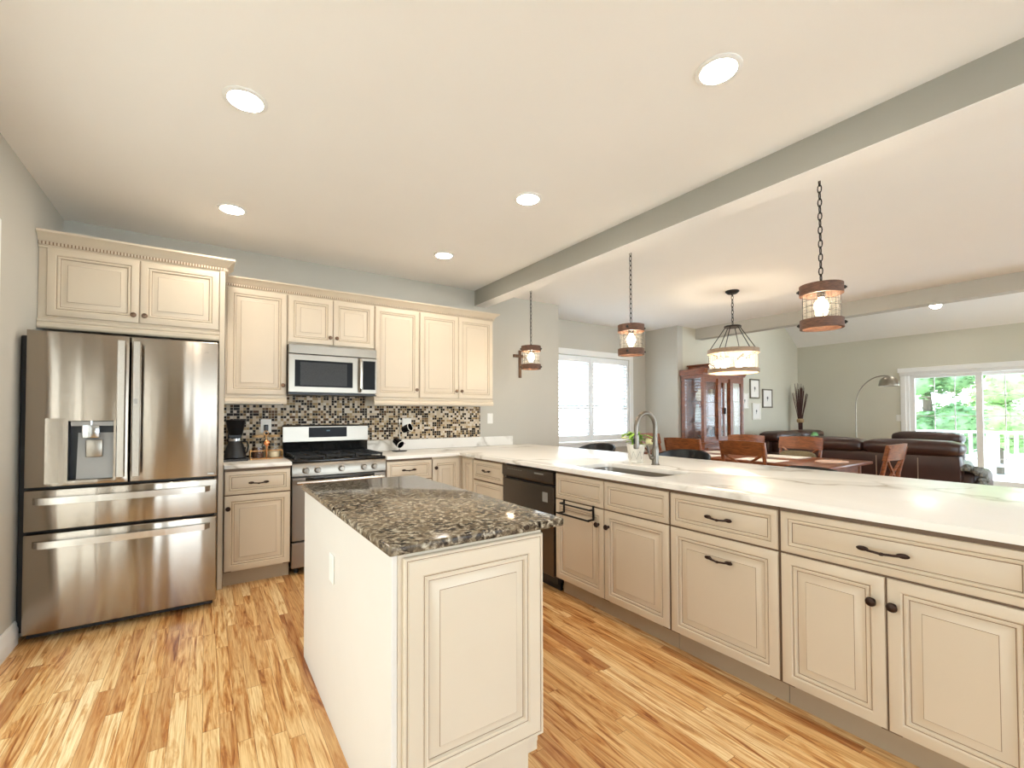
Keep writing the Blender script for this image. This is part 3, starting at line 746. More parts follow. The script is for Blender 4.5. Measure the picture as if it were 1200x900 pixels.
for i in range(4): ld.face([inn[i], inn[(i + 1) % 4], inb[(i + 1) % 4], inb[i]], 1)
ld.face(inb, 1)
LD = ld.build('door', [FRIDGE_STEEL, BLACKP], fr)
m = MB(); m.box(-.76, cx0, -.003, -.0005, .893, 1.268).box(cx1, -.452, -.003, -.0005, .893, 1.268).box(cx0, cx1, -.003, -.0005, 1.252, 1.268).box(cx0, cx1, -.003, -.0005, .893, .905)
m.build('dispenser_bezel', FRIDGE_STEEL, LD)
m = MB(); m.box(cx0 + .01, cx1 - .002, .004, .03, 1.222, 1.248).extrude([(.066, .908), (.012, .908), (.012, .915), (.05, 1.18), (.066, 1.18)], cx0 + .035, cx1 - .002, 'x'); m.build('dispenser_backplate', GREYP, LD)
m = MB(); m.box(-.607, -.527, -.002, .05, 1.150, 1.228, bev=.006, seg=2).lathe([(.009, 0), (.009, .03)], (-.566, .01, 1.225), 'z', 12); m.build('dispenser_spout', CHROME, LD)
m = MB(); m.box(-.592, -.515, .0, .012, 1.035, 1.140, bev=.006, seg=2, M=Matrix.Translation((0, .018, 0)) @ Matrix.Rotation(0, 4, 'X')); m.build('dispenser_paddle', STEEL, LD)
RD = MB().box(-.3865, .068, 0, .075, .875, 1.77, bev=.008, seg=3).build('door', FRIDGE_STEEL, fr)
MB().box(.012, .05, -.003, 0, .892, .902, bev=.001).build('badge', CHROME, RD)
MB().lathe([(.0025, 0), (.0025, .001)], (-.008, 0, 1.70), '-y', 8).lathe([(.002, 0), (.002, .001)], (.002, 0, 1.703), '-y', 8).lathe([(.002, 0), (.002, .001)], (.012, 0, 1.70), '-y', 8).build('badge', BLACKP, RD)
def bar_handle(parent, x0, x1, z0, z1):
    m = MB()
    m.extrude([(x0, -.045), (x0 + .005, -.056), (x1 - .005, -.056), (x1, -.045), (x1, -.034), (x0, -.034)], z0, z1, 'z')
    m.box(x0 + .008, x1 - .008, -.036, -.0005, z0 + .03, z0 + .06).box(x0 + .008, x1 - .008, -.036, -.0005, z1 - .06, z1 - .03)
    return m.build('handle', HANDLE, parent)
bar_handle(LD, -.446, -.405, .915, 1.735)
h = bar_handle(RD, -.374, -.333, .915, 1.735)
MB().box(-.366, -.349, -.058, -.0565, 1.355, 1.385).build('latch_button', GREYP, h)
def drawer_handle(parent, x0, x1, z):
    m = MB(); n = 12; top = [(x0 + (x1 - x0) * i / n) for i in range(n + 1)]
    for i in range(n):
        a, b2 = top[i], top[i + 1]
    poly = [(x0, -.002), (x0 + .03, -.042)] + [(x0 + .03 + (x1 - x0 - .06) * i / 10, -.046 - .012 * math.sin(PI * i / 10)) for i in range(1, 10)] + [(x1 - .03, -.042), (x1, -.002), (x1 - .03, -.002), (x1 - .045, -.028), (x0 + .045, -.028), (x0 + .03, -.002)]
    m.extrude(poly, z - .019, z + .019, 'z'); return m.build('handle', HANDLE, parent)
D1 = MB().box(-.842, .068, 0, .075, .628, .860, bev=.008, seg=3).build('drawer', FRIDGE_STEEL, fr); drawer_handle(D1, -.805, .030, .800)
D2 = MB().box(-.842, .068, 0, .075, .055, .612, bev=.008, seg=3).build('drawer', FRIDGE_STEEL, fr); drawer_handle(D2, -.805, .030, .555)

# ------------------------------------------------------------------ range
rg_ = thing('range', 'stainless gas range with black cooktop between the base cabinets', 'stove', (.5755, 3.93, 0)); RW = .758
MB().box(.004, RW - .004, .045, .595, .05, .895).build('body', BLACKE, rg_)
for x in (.05, RW - .05):
    for y in (.1, .55): MB().lathe([(.018, 0), (.018, .05)], (x, y, 0), 'z', 10).build('foot', BLACKP, rg_)
MB().box(0, RW, .0, .53, .895, .918, bev=.006, seg=2).build('cooktop', BLACKE, rg_)
m = MB(); m.extrude([(.045, .79), (-.004, .79), (-.004, .80), (.0, .872), (.010, .893), (.045, .893)], 0, RW, 'x'); cp = m.build('control_panel', STEEL, rg_)
for x in (.10, .19, .379, .565, .655):
    m = MB(); m.lathe([(.026, 0), (.026, .008), (.022, .012), (.020, .028), (.018, .031)], (x, -.003, .835), '-y', 20)
    m.box(x - .004, x + .004, -.038, -.030, .817, .853); m.build('knob', STEEL, cp)
od = MB().box(0, RW, .0, .043, .275, .780, bev=.004).build('oven_door', STEEL, rg_)
MB().box(.10, RW - .10, -.002, .001, .735, .775).box(.13, RW - .13, -.002, .001, .40, .68).build('oven_window', BLACKG, od)
m = MB(); m.tube([(.03, -.045, .742), (RW - .03, -.045, .742)], .016, 12)
for x in (.05, RW - .05): m.box(x - .012, x + .012, -.045, -.001, .733, .751)
m.build('handle', HANDLE, od)
MB().box(0, RW, .004, .043, .06, .262, bev=.004).build('storage_drawer', STEEL, rg_)
bgd = MB(); bgd.extrude([(.54, .918), (.54, 1.02), (.535, 1.03), (.542, 1.180), (.555, 1.190), (.60, 1.190), (.60, .918)], .002, RW - .002, 'x'); bgd.build('backguard', [BLACKE], rg_)
m = MB(); m.extrude([(.533, 1.03), (.526, 1.04), (.532, 1.175), (.545, 1.190), (.552, 1.1905), (.542, 1.03)], 0, RW, 'x'); pb = m.build('backguard_panel', STEEL, rg_)
MB().extrude([(.5265, 1.075), (.5285, 1.168), (.5315, 1.168), (.530, 1.075)], .215, .555, 'x').build('display', SMOKED, pb)
MB().box(.37, .40, .5262, .5275, 1.13, 1.142).build('clock', LED, pb)
for i in range(3):
    x0 = .02 + i * .242; m = MB()
    for x in (x0 + .01, x0 + .117, x0 + .224): m.box(x - .006, x + .006, .03, .50, .936, .950)
    for y in (.03, .147, .265, .383, .494): m.box(x0, x0 + .234, y - .006, y + .006, .936, .950)
    for (x, y) in ((x0 + .01, .03), (x0 + .224, .03), (x0 + .01, .494), (x0 + .224, .494)): m.box(x - .007, x + .007, y - .007, y + .007, .918, .940)
    m.build('burner_grate', CASTI, rg_)
for (x, y, r_) in ((.137, .15, .045), (.137, .38, .038), (.379, .265, .05), (.621, .15, .045), (.621, .38, .038)):
    m = MB(); m.lathe([(r_ + .012, .918), (r_ + .010, .924), (r_, .926), (r_, .933), (r_ - .008, .936)], (x, y, 0), 'z', 20); m.build('burner', CASTI, rg_)

# ------------------------------------------------------------------ microwave
mw = thing('microwave', 'stainless over-the-range microwave mounted under the short wall cabinet', 'microwave', (.578, 4.19, 1.465)); MWW = .754; MH = .425
MB().box(.003, MWW - .003, .03, .345, 0, MH).build('body', BLACKP, mw)
MB().box(0, MWW, -.002, .032, .345, MH, bev=.004).build('vent_panel', STEEL, mw)
md = MB(); md.rings(0, .585, .012, .342, [(0, .03, 0), (0, .004, 0), (.004, 0, 0), (.050, 0, 0), (.052, .004, 1)], 1); md = md.build('door', [STEEL, SMOKED], mw)
MB().box(.095, .485, .0025, .0035, .075, .275).build('door_window', plain('microwave_mesh', (.035, .034, .033, 1), .3, 0, .2, var=.2, vscale=200), md)
m = MB(); m.tube([(.600, -.006, .03), (.600, -.04, .06), (.600, -.048, .18), (.600, -.04, .30), (.600, -.006, .33)], [.012, .013, .014, .013, .012], 10); m.build('handle', HANDLE, mw)
pn = MB().box(.585, MWW, 0, .03, .012, .342, bev=.003).build('control_panel', STEEL, mw)
MB().box(.628, .740, -.003, .0005, .05, .315).build('keypad', SMOKED, pn)
m = MB(); m.box(0, MWW, 0, .34, -.006, .0).build('underside', BLACKP, mw)

# ------------------------------------------------------------------ dishwasher
dw = thing('dishwasher', 'dark stainless dishwasher in the peninsula between drawers and sink cabinet', 'dishwasher', (XP, 3.180, 0), R90); DW = .672
MB().box(.004, DW - .004, .03, .58, .06, .875).build('tub', BLACKP, dw)
MB().box(.02, DW - .02, .07, .09, 0, .11).build('toe_panel', BLACKP, dw)
m = MB(); m.box(.006, DW - .006, -.006, .03, .115, .758, bev=.004); dd = m.build('door', BLACKSTEEL, dw)
m = MB(); m.extrude([(.03, .775), (-.002, .775), (-.014, .79), (-.014, .862), (-.008, .868), (.03, .868)], .006, DW - .006, 'x'); m.build('control_strip', BLACKSTEEL, dw)
MB().box(.54, .60, -.0075, -.0055, .64, .71).build('badge', GREYP, dd)
m = MB()
for i in range(7): m.box(.09 + i * .03, .105 + i * .03, -.0148, -.0138, .838, .843)
m.box(.45, .56, -.0148, -.0138, .835, .845); m.build('indicator', GREYP, dw)

# ------------------------------------------------------------------ small things on the back counter
cm = thing('coffee_maker', 'black drip coffee maker with dark carafe, in the corner by the refrigerator panel', 'coffee maker', (.205, 4.33, ZT))
MB().box(-.088, .085, -.15, .15, 0, .016, bev=.005).build('base', BLACKP, cm)
MB().box(-.05, .05, .085, .14, .014, .30, bev=.008).build('column', BLACKP, cm)
MB().lathe([(.045, .205), (.052, .215), (.068, .31), (.072, .325), (.068, .33)], (0, -.02, 0), 'z', 24).build('filter_basket', SMOKED, cm)
MB().box(-.02, .02, .03, .10, .27, .29, bev=.003).build('basket_arm', BLACKP, cm)
ca = MB().lathe([(.076, .017), (.080, .024), (.077, .05), (.060, .12), (.046, .155)], (0, -.02, 0), 'z', 28).build('carafe', BLACKP, cm)
MB().lathe([(.046, .155), (.049, .158), (.049, .178), (.044, .182)], (0, -.02, 0), 'z', 24).build('carafe_collar', CHROME, ca)
MB().tube([(.045, -.04, .150), (.080, -.06, .150), (.088, -.065, .115), (.082, -.06, .07), (.070, -.055, .055)], .007, 8).build('handle', BLACKP, ca)
cd = thing('wire_caddy', 'gold wire caddy holding two glass jars beside the coffee maker', 'caddy', (.428, 4.31, ZT))
m = MB()
for z in (.004, .07):
    m.tube([(-.12, -.05, z), (.12, -.05, z), (.12, .05, z), (-.12, .05, z)], .0035, 6, closed=True)
for (x, y) in ((-.12, -.05), (.12, -.05), (.12, .05), (-.12, .05), (0, -.05), (0, .05)): m.tube([(x, y, .002), (x, y, .072)], .0035, 6)
m.build('frame', GOLD, cd)
m = MB()
for i in range(9): m.tube([(-.10 + i * .025, -.05, .004), (-.10 + i * .025, .05, .004)], .002, 5)
m.build('wire_floor', GOLD, cd)
m = MB(); m.tube([(0, 0, .006), (0, 0, .20)], .004, 6); m.tube([(0 + .018 * math.cos(a), 0, .216 + .018 * math.sin(a)) for a in [2 * PI * i / 16 for i in range(16)]], .0035, 6, closed=True); m.build('handle', GOLD, cd)
def jar(label, x, fill, h):
    j = thing('glass_jar', label, 'jar', (x, 4.31, ZT + .009), 0, 'glass jars in the gold caddy')
    MB().lathe([(.040, 0), (.046, .004), (.046, .14), (.042, .155), (.042, .172)], (0, 0, 0), 'z', 24, cap=False).build('jar_body', JARG, j)
    MB().lathe([(.0445, .172), (.0445, .188), (.03, .192)], (0, 0, 0), 'z', 24).build('lid', BASKET, j)
    MB().lathe([(.038, .003), (.043, .006), (.043, h)], (0, 0, 0), 'z', 20).build('contents', fill, j)
jar('lidded glass jar of dark coffee in the caddy, nearer the coffee maker', .368, PODS, .085)
jar('lidded glass jar of pale sugar packets in the caddy, nearer the range', .488, CREAMC, .05)
sc = thing('coffee_scoop', 'small copper coffee scoop hanging on the front of the gold caddy', 'scoop', (.428, 4.248, ZT + .08))
MB().ball((0, 0, .055), (.024, .010, .026)).build('bowl', COPPER, sc)
MB().tube([(0, 0, .03), (0, .0, -.01), (0, .0, -.072)], .004, 6).build('handle', COPPER, sc)

mt = thing('mug_tree', 'thin metal mug stand on the counter right of the range', 'mug stand', (1.635, 4.40, ZT))
MB().lathe([(.075, 0), (.075, .005), (.02, .009)], (0, 0, 0), 'z', 24).build('base', BLACKM, mt)
MB().tube([(0, 0, .006), (0, 0, .33)], .006, 8).build('pole', HANDLE, mt)
for (a, z) in ((-30, .22), (215, .10), (90, .28)):
    c_, s2 = math.cos(math.radians(a)), math.sin(math.radians(a))
    MB().tube([(0, 0, z), (.03 * c_, .03 * s2, z + .012), (.062 * c_, .062 * s2, z + .045)], .0035, 6).build('arm', NICKEL, mt)
def mug(label, loc, rot):
    j = thing('mug', label, 'mug', loc, 0, 'black mugs on the stand'); j.rotation_euler = rot
    MB().lathe([(.030, 0), (.034, .003), (.041, .085), (.041, .09), (.037, .09), (.033, .012)], (0, 0, 0), 'z', 24, cap=True).build('cup', BLACKG, j)
    MB().lathe([(.0412, .086), (.0425, .089), (.0412, .092), (.037, .0905), (.0385, .086)], (0, 0, 0), 'z', 24, cap=False).build('rim', CERAM, j)
    MB().tube([(.036, 0, .075), (.062, 0, .072), (.066, 0, .045), (.056, 0, .022), (.033, 0, .022)], .0055, 8).build('handle', BLACKG, j)
mug('black mug hanging high on the mug stand, in front of the outlet', (1.665, 4.372, ZT + .215), (math.radians(70), math.radians(-15), math.radians(38)))
mug('black mug hanging low on the mug stand, tipped towards the counter', (1.570, 4.342, ZT + .115), (math.radians(118), math.radians(0), math.radians(22)))

def plate(name, label, x, z, w=.07, h=.115, y=4.537, plug=False, parts=2):
    p = thing(name, label, 'outlet' if name == 'wall_outlet' else 'switch', (x, y, z))
    MB().box(-w / 2, w / 2, -.006, 0, -h / 2, h / 2, bev=.002).build('cover_plate', WHITEP, p)
    for s in (-1, 1):
        if name == 'wall_outlet': MB().box(-.017, .017, -.0075, -.005, s * .022 - .014, s * .022 + .014, bev=.001).build('socket', WHITEP, p)
    if name != 'wall_outlet': MB().box(-.012, .012, -.010, -.005, -.024, .024, bev=.002).build('toggle', WHITEP, p)
    return p
plate('wall_outlet', 'white outlet on the mosaic between coffee jars and range', .448, 1.185, .085, .12)
pl = thing('power_plug', 'black power plug pushed into the outlet above the jars', 'plug', (.448, 4.529, 1.185)); MB().box(-.016, .016, -.034, 0, -.045, .012, bev=.005).build('plug_body', BLACKP, pl)
MB().tube([(0, -.025, -.045), (.0, -.02, -.10), (-.03, -.015, -.17), (-.05, -.012, -.262)], .004, 6).build('cord', BLACKP, pl)
plate('wall_outlet', 'white outlet on the mosaic behind the hanging mug', 1.765, 1.185, .10, .12)
plate('light_switch', 'white switch plate on grey wall right of the mosaic', 2.805, 1.235, .075, .12, y=YB)

# wooden cross
m = MB(); m.box(3.218, 3.256, 4.53, 4.5495, 1.735, 2.075, bev=.003).box(3.135, 3.338, 4.526, 4.5455, 1.985, 2.022, bev=.003)
tag(m.build('wooden_cross', CROSSW), 'rustic wooden cross hung on the grey wall right of the cabinets', 'cross')

# potted plant on the peninsula
p = thing('potted_plant', 'small plant with cream flowers in white ceramic pot behind the sink', 'plant', (2.735, 2.315, ZT))
m = MB(); m.lathe([(.050, 0), (.053, .003), (.053, .012), (.047, .016), (.050, .02), (.068, .135), (.068, .14), (.062, .14), (.060, .12)], (0, 0, 0), 'z', 8); pot = m.build('pot', CERAM, p)
m = MB()
for k in range(8):
    a0 = k * PI / 4; a1 = a0 + PI / 8
    m.tube([(.0525 * math.cos(a0), .0525 * math.sin(a0), .03), (.0632 * math.cos(a1), .0632 * math.sin(a1), .09)], .0008, 4); m.tube([(.0632 * math.cos(a1), .0632 * math.sin(a1), .09), (.0525 * math.cos(a0 + PI / 4), .0525 * math.sin(a0 + PI / 4), .03)], .0008, 4)
m.build('pot_pattern', INK, pot)
MB().lathe([(.03, .118), (.061, .12)], (0, 0, 0), 'z', 8).build('soil', PODS, p)
m = MB()
for k in range(46):
    a = random.uniform(0, 2 * PI); r_ = random.uniform(.02, .10); z = .13 + random.uniform(0, .10) * (1 - r_ * 4)
    c_ = Vector((r_ * math.cos(a), r_ * math.sin(a), z + .02)); M = Matrix.Rotation(a, 4, 'Z') @ Matrix.Rotation(random.uniform(-.7, .5), 4, 'Y')
    L_ = random.uniform(.03, .05)
    pts = [(-L_, 0, 0), (-L_ * .3, L_ * .45, .006), (L_ * .5, L_ * .3, .002), (L_, 0, -.008), (L_ * .5, -L_ * .3, .002), (-L_ * .3, -L_ * .45, .006)]
    vv = [m.bm.verts.new(c_ + M @ Vector(q)) for q in pts]; m.face(vv, 0, True)
m.build('leaves', LEAF, p)
for k, (x, y, z) in enumerate(((.06, -.07, .175), (.02, -.10, .165), (.09, -.05, .15), (.05, -.12, .15), (-.02, .09, .185), (.0, .02, .21))):
    m = MB()
    for q in range(6): a = q * PI / 3; m.ball((x + .013 * math.cos(a), y + .013 * math.sin(a), z), (.011, .011, .007), seg=8)
    m.ball((x, y, z + .004), .008, seg=8); m.tube([(x * .4, y * .4, .12), (x, y, z - .004)], .0015, 5); m.build('flower', PETAL, p)

# ------------------------------------------------------------------ lights on the ceiling
def recessed(label, x, y, z=ZC, tilt=None):
    o = thing('recessed_light', label, 'ceiling light', (x, y, z), 0, 'recessed ceiling lights')
    if tilt: o.rotation_euler = tilt
    MB().lathe([(.092, 0), (.092, -.004), (.080, -.009), (.072, -.008), (.072, -.002)], (0, 0, 0), 'z', 32, cap=False).build('trim_ring', TRIMW, o)
    MB().lathe([(.0715, -.003), (.0715, -.0045), (.001, -.0048)], (0, 0, 0), 'z', 32, cap=False).build('lens', CANL, o)
recessed('recessed ceiling light nearest the camera on the left, above the refrigerator aisle', .138, 2.352)
recessed('recessed ceiling light in front of the refrigerator cabinet crown', .14, 3.665)
recessed('recessed ceiling light on the right nearest the camera, beside the long beam', 1.775, 1.051)
recessed('recessed ceiling light in the middle of the row beside the beam', 1.78, 2.40)
recessed('recessed ceiling light farthest away, above the right wall cabinets', 1.78, 3.68)
XV = None
# the living-room one sits on the vault: intersect the sight line of the lamp with the slope
import mathutils
def vz(x): return 2.693 + .7 * (10.56 - x)
recessed('recessed light in the sloped living room ceiling beyond the second beam', 10.02, 2.22, vz(10.02) , (0, math.atan(.7), 0))

recessed('added fill light on the vault near the back wall, unseen behind the second beam', 8.9, 3.5, vz(8.9), (0, math.atan(.7), 0))  # extra vault lamps from here on, added to brighten the living room
recessed('added fill light on the vault above the armchair, unseen behind the second beam', 8.9, .7, vz(8.9), (0, math.atan(.7), 0))
recessed('added fill light, unseen, on the vault over the near end of the living room', 8.9, -1.2, vz(8.9), (0, math.atan(.7), 0))
# pendants
def pendant(label, y, bolts):
    X = 2.80; o = thing('pendant_light', label, 'pendant light', (X, y, 1.75), 0, 'pendant lights over the peninsula')
    H = ZC - 1.75
    MB().lathe([(.055, H - .02), (.06, H - .006), (.06, H)], (0, 0, 0), 'z', 20).build('canopy', BLACKM, o)
    m = MB(); z = .255; i = 0
    while z < H - .03:
        L_ = .046; pts = []
        for k in range(10):
            a = 2 * PI * k / 10; u = .0095 * math.cos(a); w_ = (L_ / 2) * math.sin(a)
            pts.append((u, 0, z + L_ / 2 + w_) if i % 2 == 0 else (0, u, z + L_ / 2 + w_))
        m.tube(pts, .0030, 5, closed=True); z += .038; i += 1
    m.build('chain', BLACKM, o)
    for (z0, z1, nm) in ((.185, .24, 'wood_ring'), (0, .05, 'wood_ring')):
        m = MB(); m.lathe([(.090, z0), (.102, z0), (.102, z1), (.090, z1), (.090, z0)], (0, 0, 0), 'z', 32, cap=False); rr_ = m.build(nm, BARN, o)
        m = MB()
        for a in bolts:
            c_, s2 = math.cos(math.radians(a)), math.sin(math.radians(a)); ax = (Vector((-s2, c_, 0)), Vector((0, 0, 1)), Vector((c_, s2, 0)))
            m.lathe([(.010, .0), (.010, .006), (.005, .009), (.005, .013)], (.101 * c_, .101 * s2, (z0 + z1) / 2), ax, 10)
        m.build('bolt', BLACKM, rr_)
    MB().lathe([(.084, .012), (.084, .225)], (0, 0, 0), 'z', 32, cap=False).build('glass_cylinder', LGLASS, o)
    m = MB()
    for k in range(14):
        a = 2 * PI * k / 14; m.tube([(.0885 * math.cos(a), .0885 * math.sin(a), .03), (.0885 * math.cos(a), .0885 * math.sin(a), .20)], .0012, 4)
    for z in (.085, .118, .151): m.tube([(.0885 * math.cos(2 * PI * k / 28), .0885 * math.sin(2 * PI * k / 28), z) for k in range(28)], .0012, 4, closed=True)
    m.build('wire_mesh', BLACKM, o)
    m = MB(); m.box(-.092, .092, -.008, .008, .226, .234).box(-.008, .008, -.092, .092, .226, .234).lathe([(.008, .232), (.008, .258)], (0, 0, 0), 'z', 10); m.build('crossbar', BLACKM, o)
    MB().lathe([(.02, .226), (.02, .175), (.016, .17)], (0, 0, 0), 'z', 16).build('socket', BRONZE, o)
    MB().ball((0, 0, .125), (.034, .034, .036)).lathe([(.013, .172), (.016, .158), (.026, .148)], (0, 0, 0), 'z', 16, cap=False).build('bulb', BULB, o)
pendant('wood and wire pendant nearest the camera, over the right part of the peninsula', 1.083, (111, 290))
pendant('wood and wire pendant in the middle, above the plant and faucet', 2.410, (205, 325))
pendant('wood and wire pendant farthest back, in front of the wooden cross', 3.730, (-37, 143))

# ------------------------------------------------------------------ dining area
tb = thing('dining_table', 'cherry wood dining table behind the peninsula counter', 'table', (5.5, 3.0, 0))
m = MB(); m.box(-.55, .55, -1.13, 1.13, .735, .765, bev=.006, seg=2); m.build('tabletop', CHERRY, tb)
m = MB(); m.box(-.47, .47, -1.04, -1.015, .64, .735).box(-.47, .47, 1.015, 1.04, .64, .735).box(-.47, -.445, -1.015, 1.015, .64, .735).box(.445, .47, -1.015, 1.015, .64, .735); m.build('apron', CHERRY, tb)
for sx_ in (-1, 1):
    for sy2 in (-1, 1):
        m = MB(); x, y = sx_ * .44, sy2 * 1.01
        m.lathe([(.030, 0), (.034, .02), (.028, .05), (.040, .30), (.046, .5), (.036, .56), (.046, .6), (.046, .735)], (x, y, 0), 'z', 14); m.build('leg', CHERRY, tb)

def dining_chair(label):     # sits facing +y, back at -y
    r = thing('dining_chair', label, 'chair', (0, 0, 0), 0, 'cherry dining chairs around the table')
    m = MB(); m.box(-.235, .235, -.21, .23, .43, .455, bev=.006); m.build('seat_frame', CHERRY, r)
    MB().soft(-.22, .22, -.19, .22, .452, .492, 0, .018, .006).build('seat_cushion', TWEED, r)
    for s in (-1, 1):
        m = MB(); m.tube([(s * .21, -.255, 0), (s * .215, -.215, .25), (s * .215, -.20, .45), (s * .222, -.225, .70), (s * .232, -.285, .965)], [.018, .020, .022, .020, .016], 8); m.build('back_post', CHERRY, r)
        m = MB(); m.tube([(s * .20, .20, 0), (s * .205, .20, .43)], [.015, .021], 8); m.build('leg', CHERRY, r)
    m = MB(); n = 8     # broad curved top rail
    for i in range(n):
        a0, a1 = -1 + 2 * i / n, -1 + 2 * (i + 1) / n
        def P(a, z, d): return m.bm.verts.new((a * .248, -.275 - .045 * (1 - a * a) + (.97 - z) * .22 + d, z + (.012 * (1 - a * a) if z > .9 else 0)))
        q = [[P(a, z, dd) for z, dd in ((.84, -.012), (.985, -.012), (.985, .012), (.84, .012))] for a in (a0, a1)]
        for j in range(4): m.face([q[0][j], q[0][(j + 1) % 4], q[1][(j + 1) % 4], q[1][j]], 0, False)
        if i == 0: m.face(q[0][::-1])
        if i == n - 1: m.face(q[1])
    bmesh.ops.remove_doubles(m.bm, verts=m.bm.verts[:], dist=1e-5); m.build('top_rail', CHERRYL, r)
    MB().tube([(-.215, -.215, .56), (.215, -.215, .56)], .014, 8).build('lower_rail', CHERRY, r)
    for s in (-1, 1):
        m = MB(); m.tube([(-s * .205, -.218, .57), (0, -.243, .71), (s * .205, -.262, .85)], .014, 6); m.build('cross_slat', CHERRY, r)
    m = MB(); m.tube([(-.2, .20, .2), (.2, .20, .2)], .010, 6); m.tube([(-.2, -.22, .2), (.2, -.22, .2)], .010, 6); m.build('stretcher', CHERRY, r)
    return r
c0 = dining_chair('cherry x-back chair seen from behind, second from left on the near table side'); c0.location = (5.07, 2.63, 0); c0.rotation_euler = (0, 0, -PI / 2)
dup(c0, 'cherry x-back chair seen from behind, nearest the china cabinet on the near table side', (5.10, 3.38, 0), -PI / 2)
cF = dup(c0, 'cherry chair on the far side of the table holding an olive lumbar cushion', (5.95, 2.66, 0), PI / 2)
dup(c0, 'cherry chair on the far side of the table, partly behind a near chair', (5.95, 3.35, 0), PI / 2)
dup(c0, 'cherry chair at the right-hand end of the table, turned away from the sofa', (5.53, 1.80, 0), 0.0)
dup(c0, 'cherry chair at the far left end of the table, behind the faucet', (5.52, 4.16, 0), PI)
cu = thing('lumbar_cushion', 'olive woven lumbar cushion leaning in the far dining chair', 'cushion', (6.09, 2.66, .495)); MB().soft(-.05, .05, -.20, .20, 0, .32, 0, .045, .015, M=Matrix.Rotation(.16, 4, 'Y')).build('cushion_cover', TWEED, cu)
def placemat(label, x, y, w, d_, m_, rz=0):
    o = MB().box(-w / 2, w / 2, -d_ / 2, d_ / 2, 0, .004).build('placemat', m_, None, (x, y, .766)); o.rotation_euler = (0, 0, rz); tag(o, label, 'placemat', 'placemats on the dining table')
placemat('white placemat in front of the second near chair', 5.17, 2.62, .32, .45, PAPER)
placemat('white placemat before the chair holding the olive cushion', 5.80, 2.66, .32, .45, PAPER)
placemat('white placemat nearest the china cabinet on the near table side', 5.17, 3.37, .32, .45, PAPER)
placemat('white placemat before the far chair nearer the china cabinet', 5.80, 3.38, .32, .45, PAPER)
o = MB().lathe([(.19, 0), (.19, .004), (.18, .005)], (0, 0, 0), 'z', 32, sy=.75).build('placemat', MATC, None, (5.62, 2.10, .766)); tag(o, 'oval rose placemat at the right-hand end of the table', 'placemat', 'placemats on the dining table')

def stool(label, loc, rz):   # faces -x, shell back at +x
    r = thing('bar_stool', label, 'bar stool', loc, rz, 'black bar stools at the peninsula')
    MB().soft(-.21, .21, -.22, .22, .60, .67, 0, .03, .01).build('seat', BLACKP, r)
    m = MB(); n = 20; W_ = []
    for i in range(n + 1):
        a = math.radians(-105 + 210 * i / n); t = abs(a) / math.radians(105); top = .945 - .15 * t ** 2.6
        row = []
        for (rad, z) in ((.215, .64), (.245, .80), (.255, top), (.262, top + .008), (.272, top), (.263, .80), (.232, .64)):
            row.append(m.bm.verts.new((rad * math.cos(a), rad * math.sin(a) * 1.05, z)))
        W_.append(row)
    for A, B in zip(W_, W_[1:]):
        for j in range(7): m.face([A[j], A[(j + 1) % 7], B[(j + 1) % 7], B[j]], 0, True)
    m.face(W_[0]); m.face(W_[-1][::-1]); m.build('shell_back', BLACKP, r)
    for sx_ in (-1, 1):
        for sy2 in (-1, 1):
            MB().tube([(sx_ * .15, sy2 * .15, .61), (sx_ * .21, sy2 * .21, 0)], [.014, .010], 8).build('leg', BLACKM, r)
    MB().tube([(.188, .188, .22), (.188, -.188, .22), (-.188, -.188, .22), (-.188, .188, .22)], .008, 6, closed=True).build('foot_ring', BLACKM, r)
    return r
s0 = stool('black barrel-back bar stool farthest back, below the shuttered window', (3.52, 3.62, 0), 0)
dup(s0, 'black barrel-back bar stool in the middle, right of the faucet', (3.52, 2.52, 0), 0.1)
dup(s0, 'black barrel-back bar stool on the right, barely showing above the counter edge', (3.42, 1.50, 0), -.05).scale = (1, 1, .945)

# chandelier
ch = thing('chandelier', 'round wood-rimmed glass chandelier hanging on rods above the dining table', 'chandelier', (5.13, 2.9, 1.76))
H = ZC - 1.76
MB().lathe([(.05, H - .035), (.075, H - .012), (.075, H)], (0, 0, 0), 'z', 20).build('canopy', BLACKM, ch)
m = MB(); z = .56; i = 0
while z < H - .03:
    m.tube([((.012 * math.cos(2 * PI * k / 8) if i % 2 == 0 else 0), (0 if i % 2 == 0 else .012 * math.cos(2 * PI * k / 8)), z + .026 + .026 * math.sin(2 * PI * k / 8)) for k in range(8)], .004, 5, closed=True); z += .043; i += 1
m.build('chain', BLACKM, ch)
MB().lathe([(.09, .535), (.095, .545), (.09, .555), (.03, .565)], (0, 0, 0), 'z', 20).build('hub', BLACKM, ch)
RC = .275
for k in range(6):
    a = 2 * PI * k / 6 + .2; MB().tube([(.075 * math.cos(a), .075 * math.sin(a), .545), (.255 * math.cos(a), .255 * math.sin(a), .27)], .005, 6).build('rod', BLACKM, ch)
for (z0, z1) in ((.225, .275), (0, .045)):
    m = MB(); m.lathe([(RC - .014, z0), (RC, z0), (RC, z1), (RC - .014, z1), (RC - .014, z0)], (0, 0, 0), 'z', 48, cap=False); m.build('wood_ring', PALEBARN, ch)
MB().lathe([(RC - .02, .02), (RC - .02, .25)], (0, 0, 0), 'z', 48, cap=False).build('glass_drum', SEEDED, ch)
m = MB()
for k in range(36):
    a = 2 * PI * k / 36; m.tube([((RC - .016) * math.cos(a), (RC - .016) * math.sin(a), .02), ((RC - .016) * math.cos(a), (RC - .016) * math.sin(a), .25)], .0014, 4)
m.build('wire_mesh', BLACKM, ch)
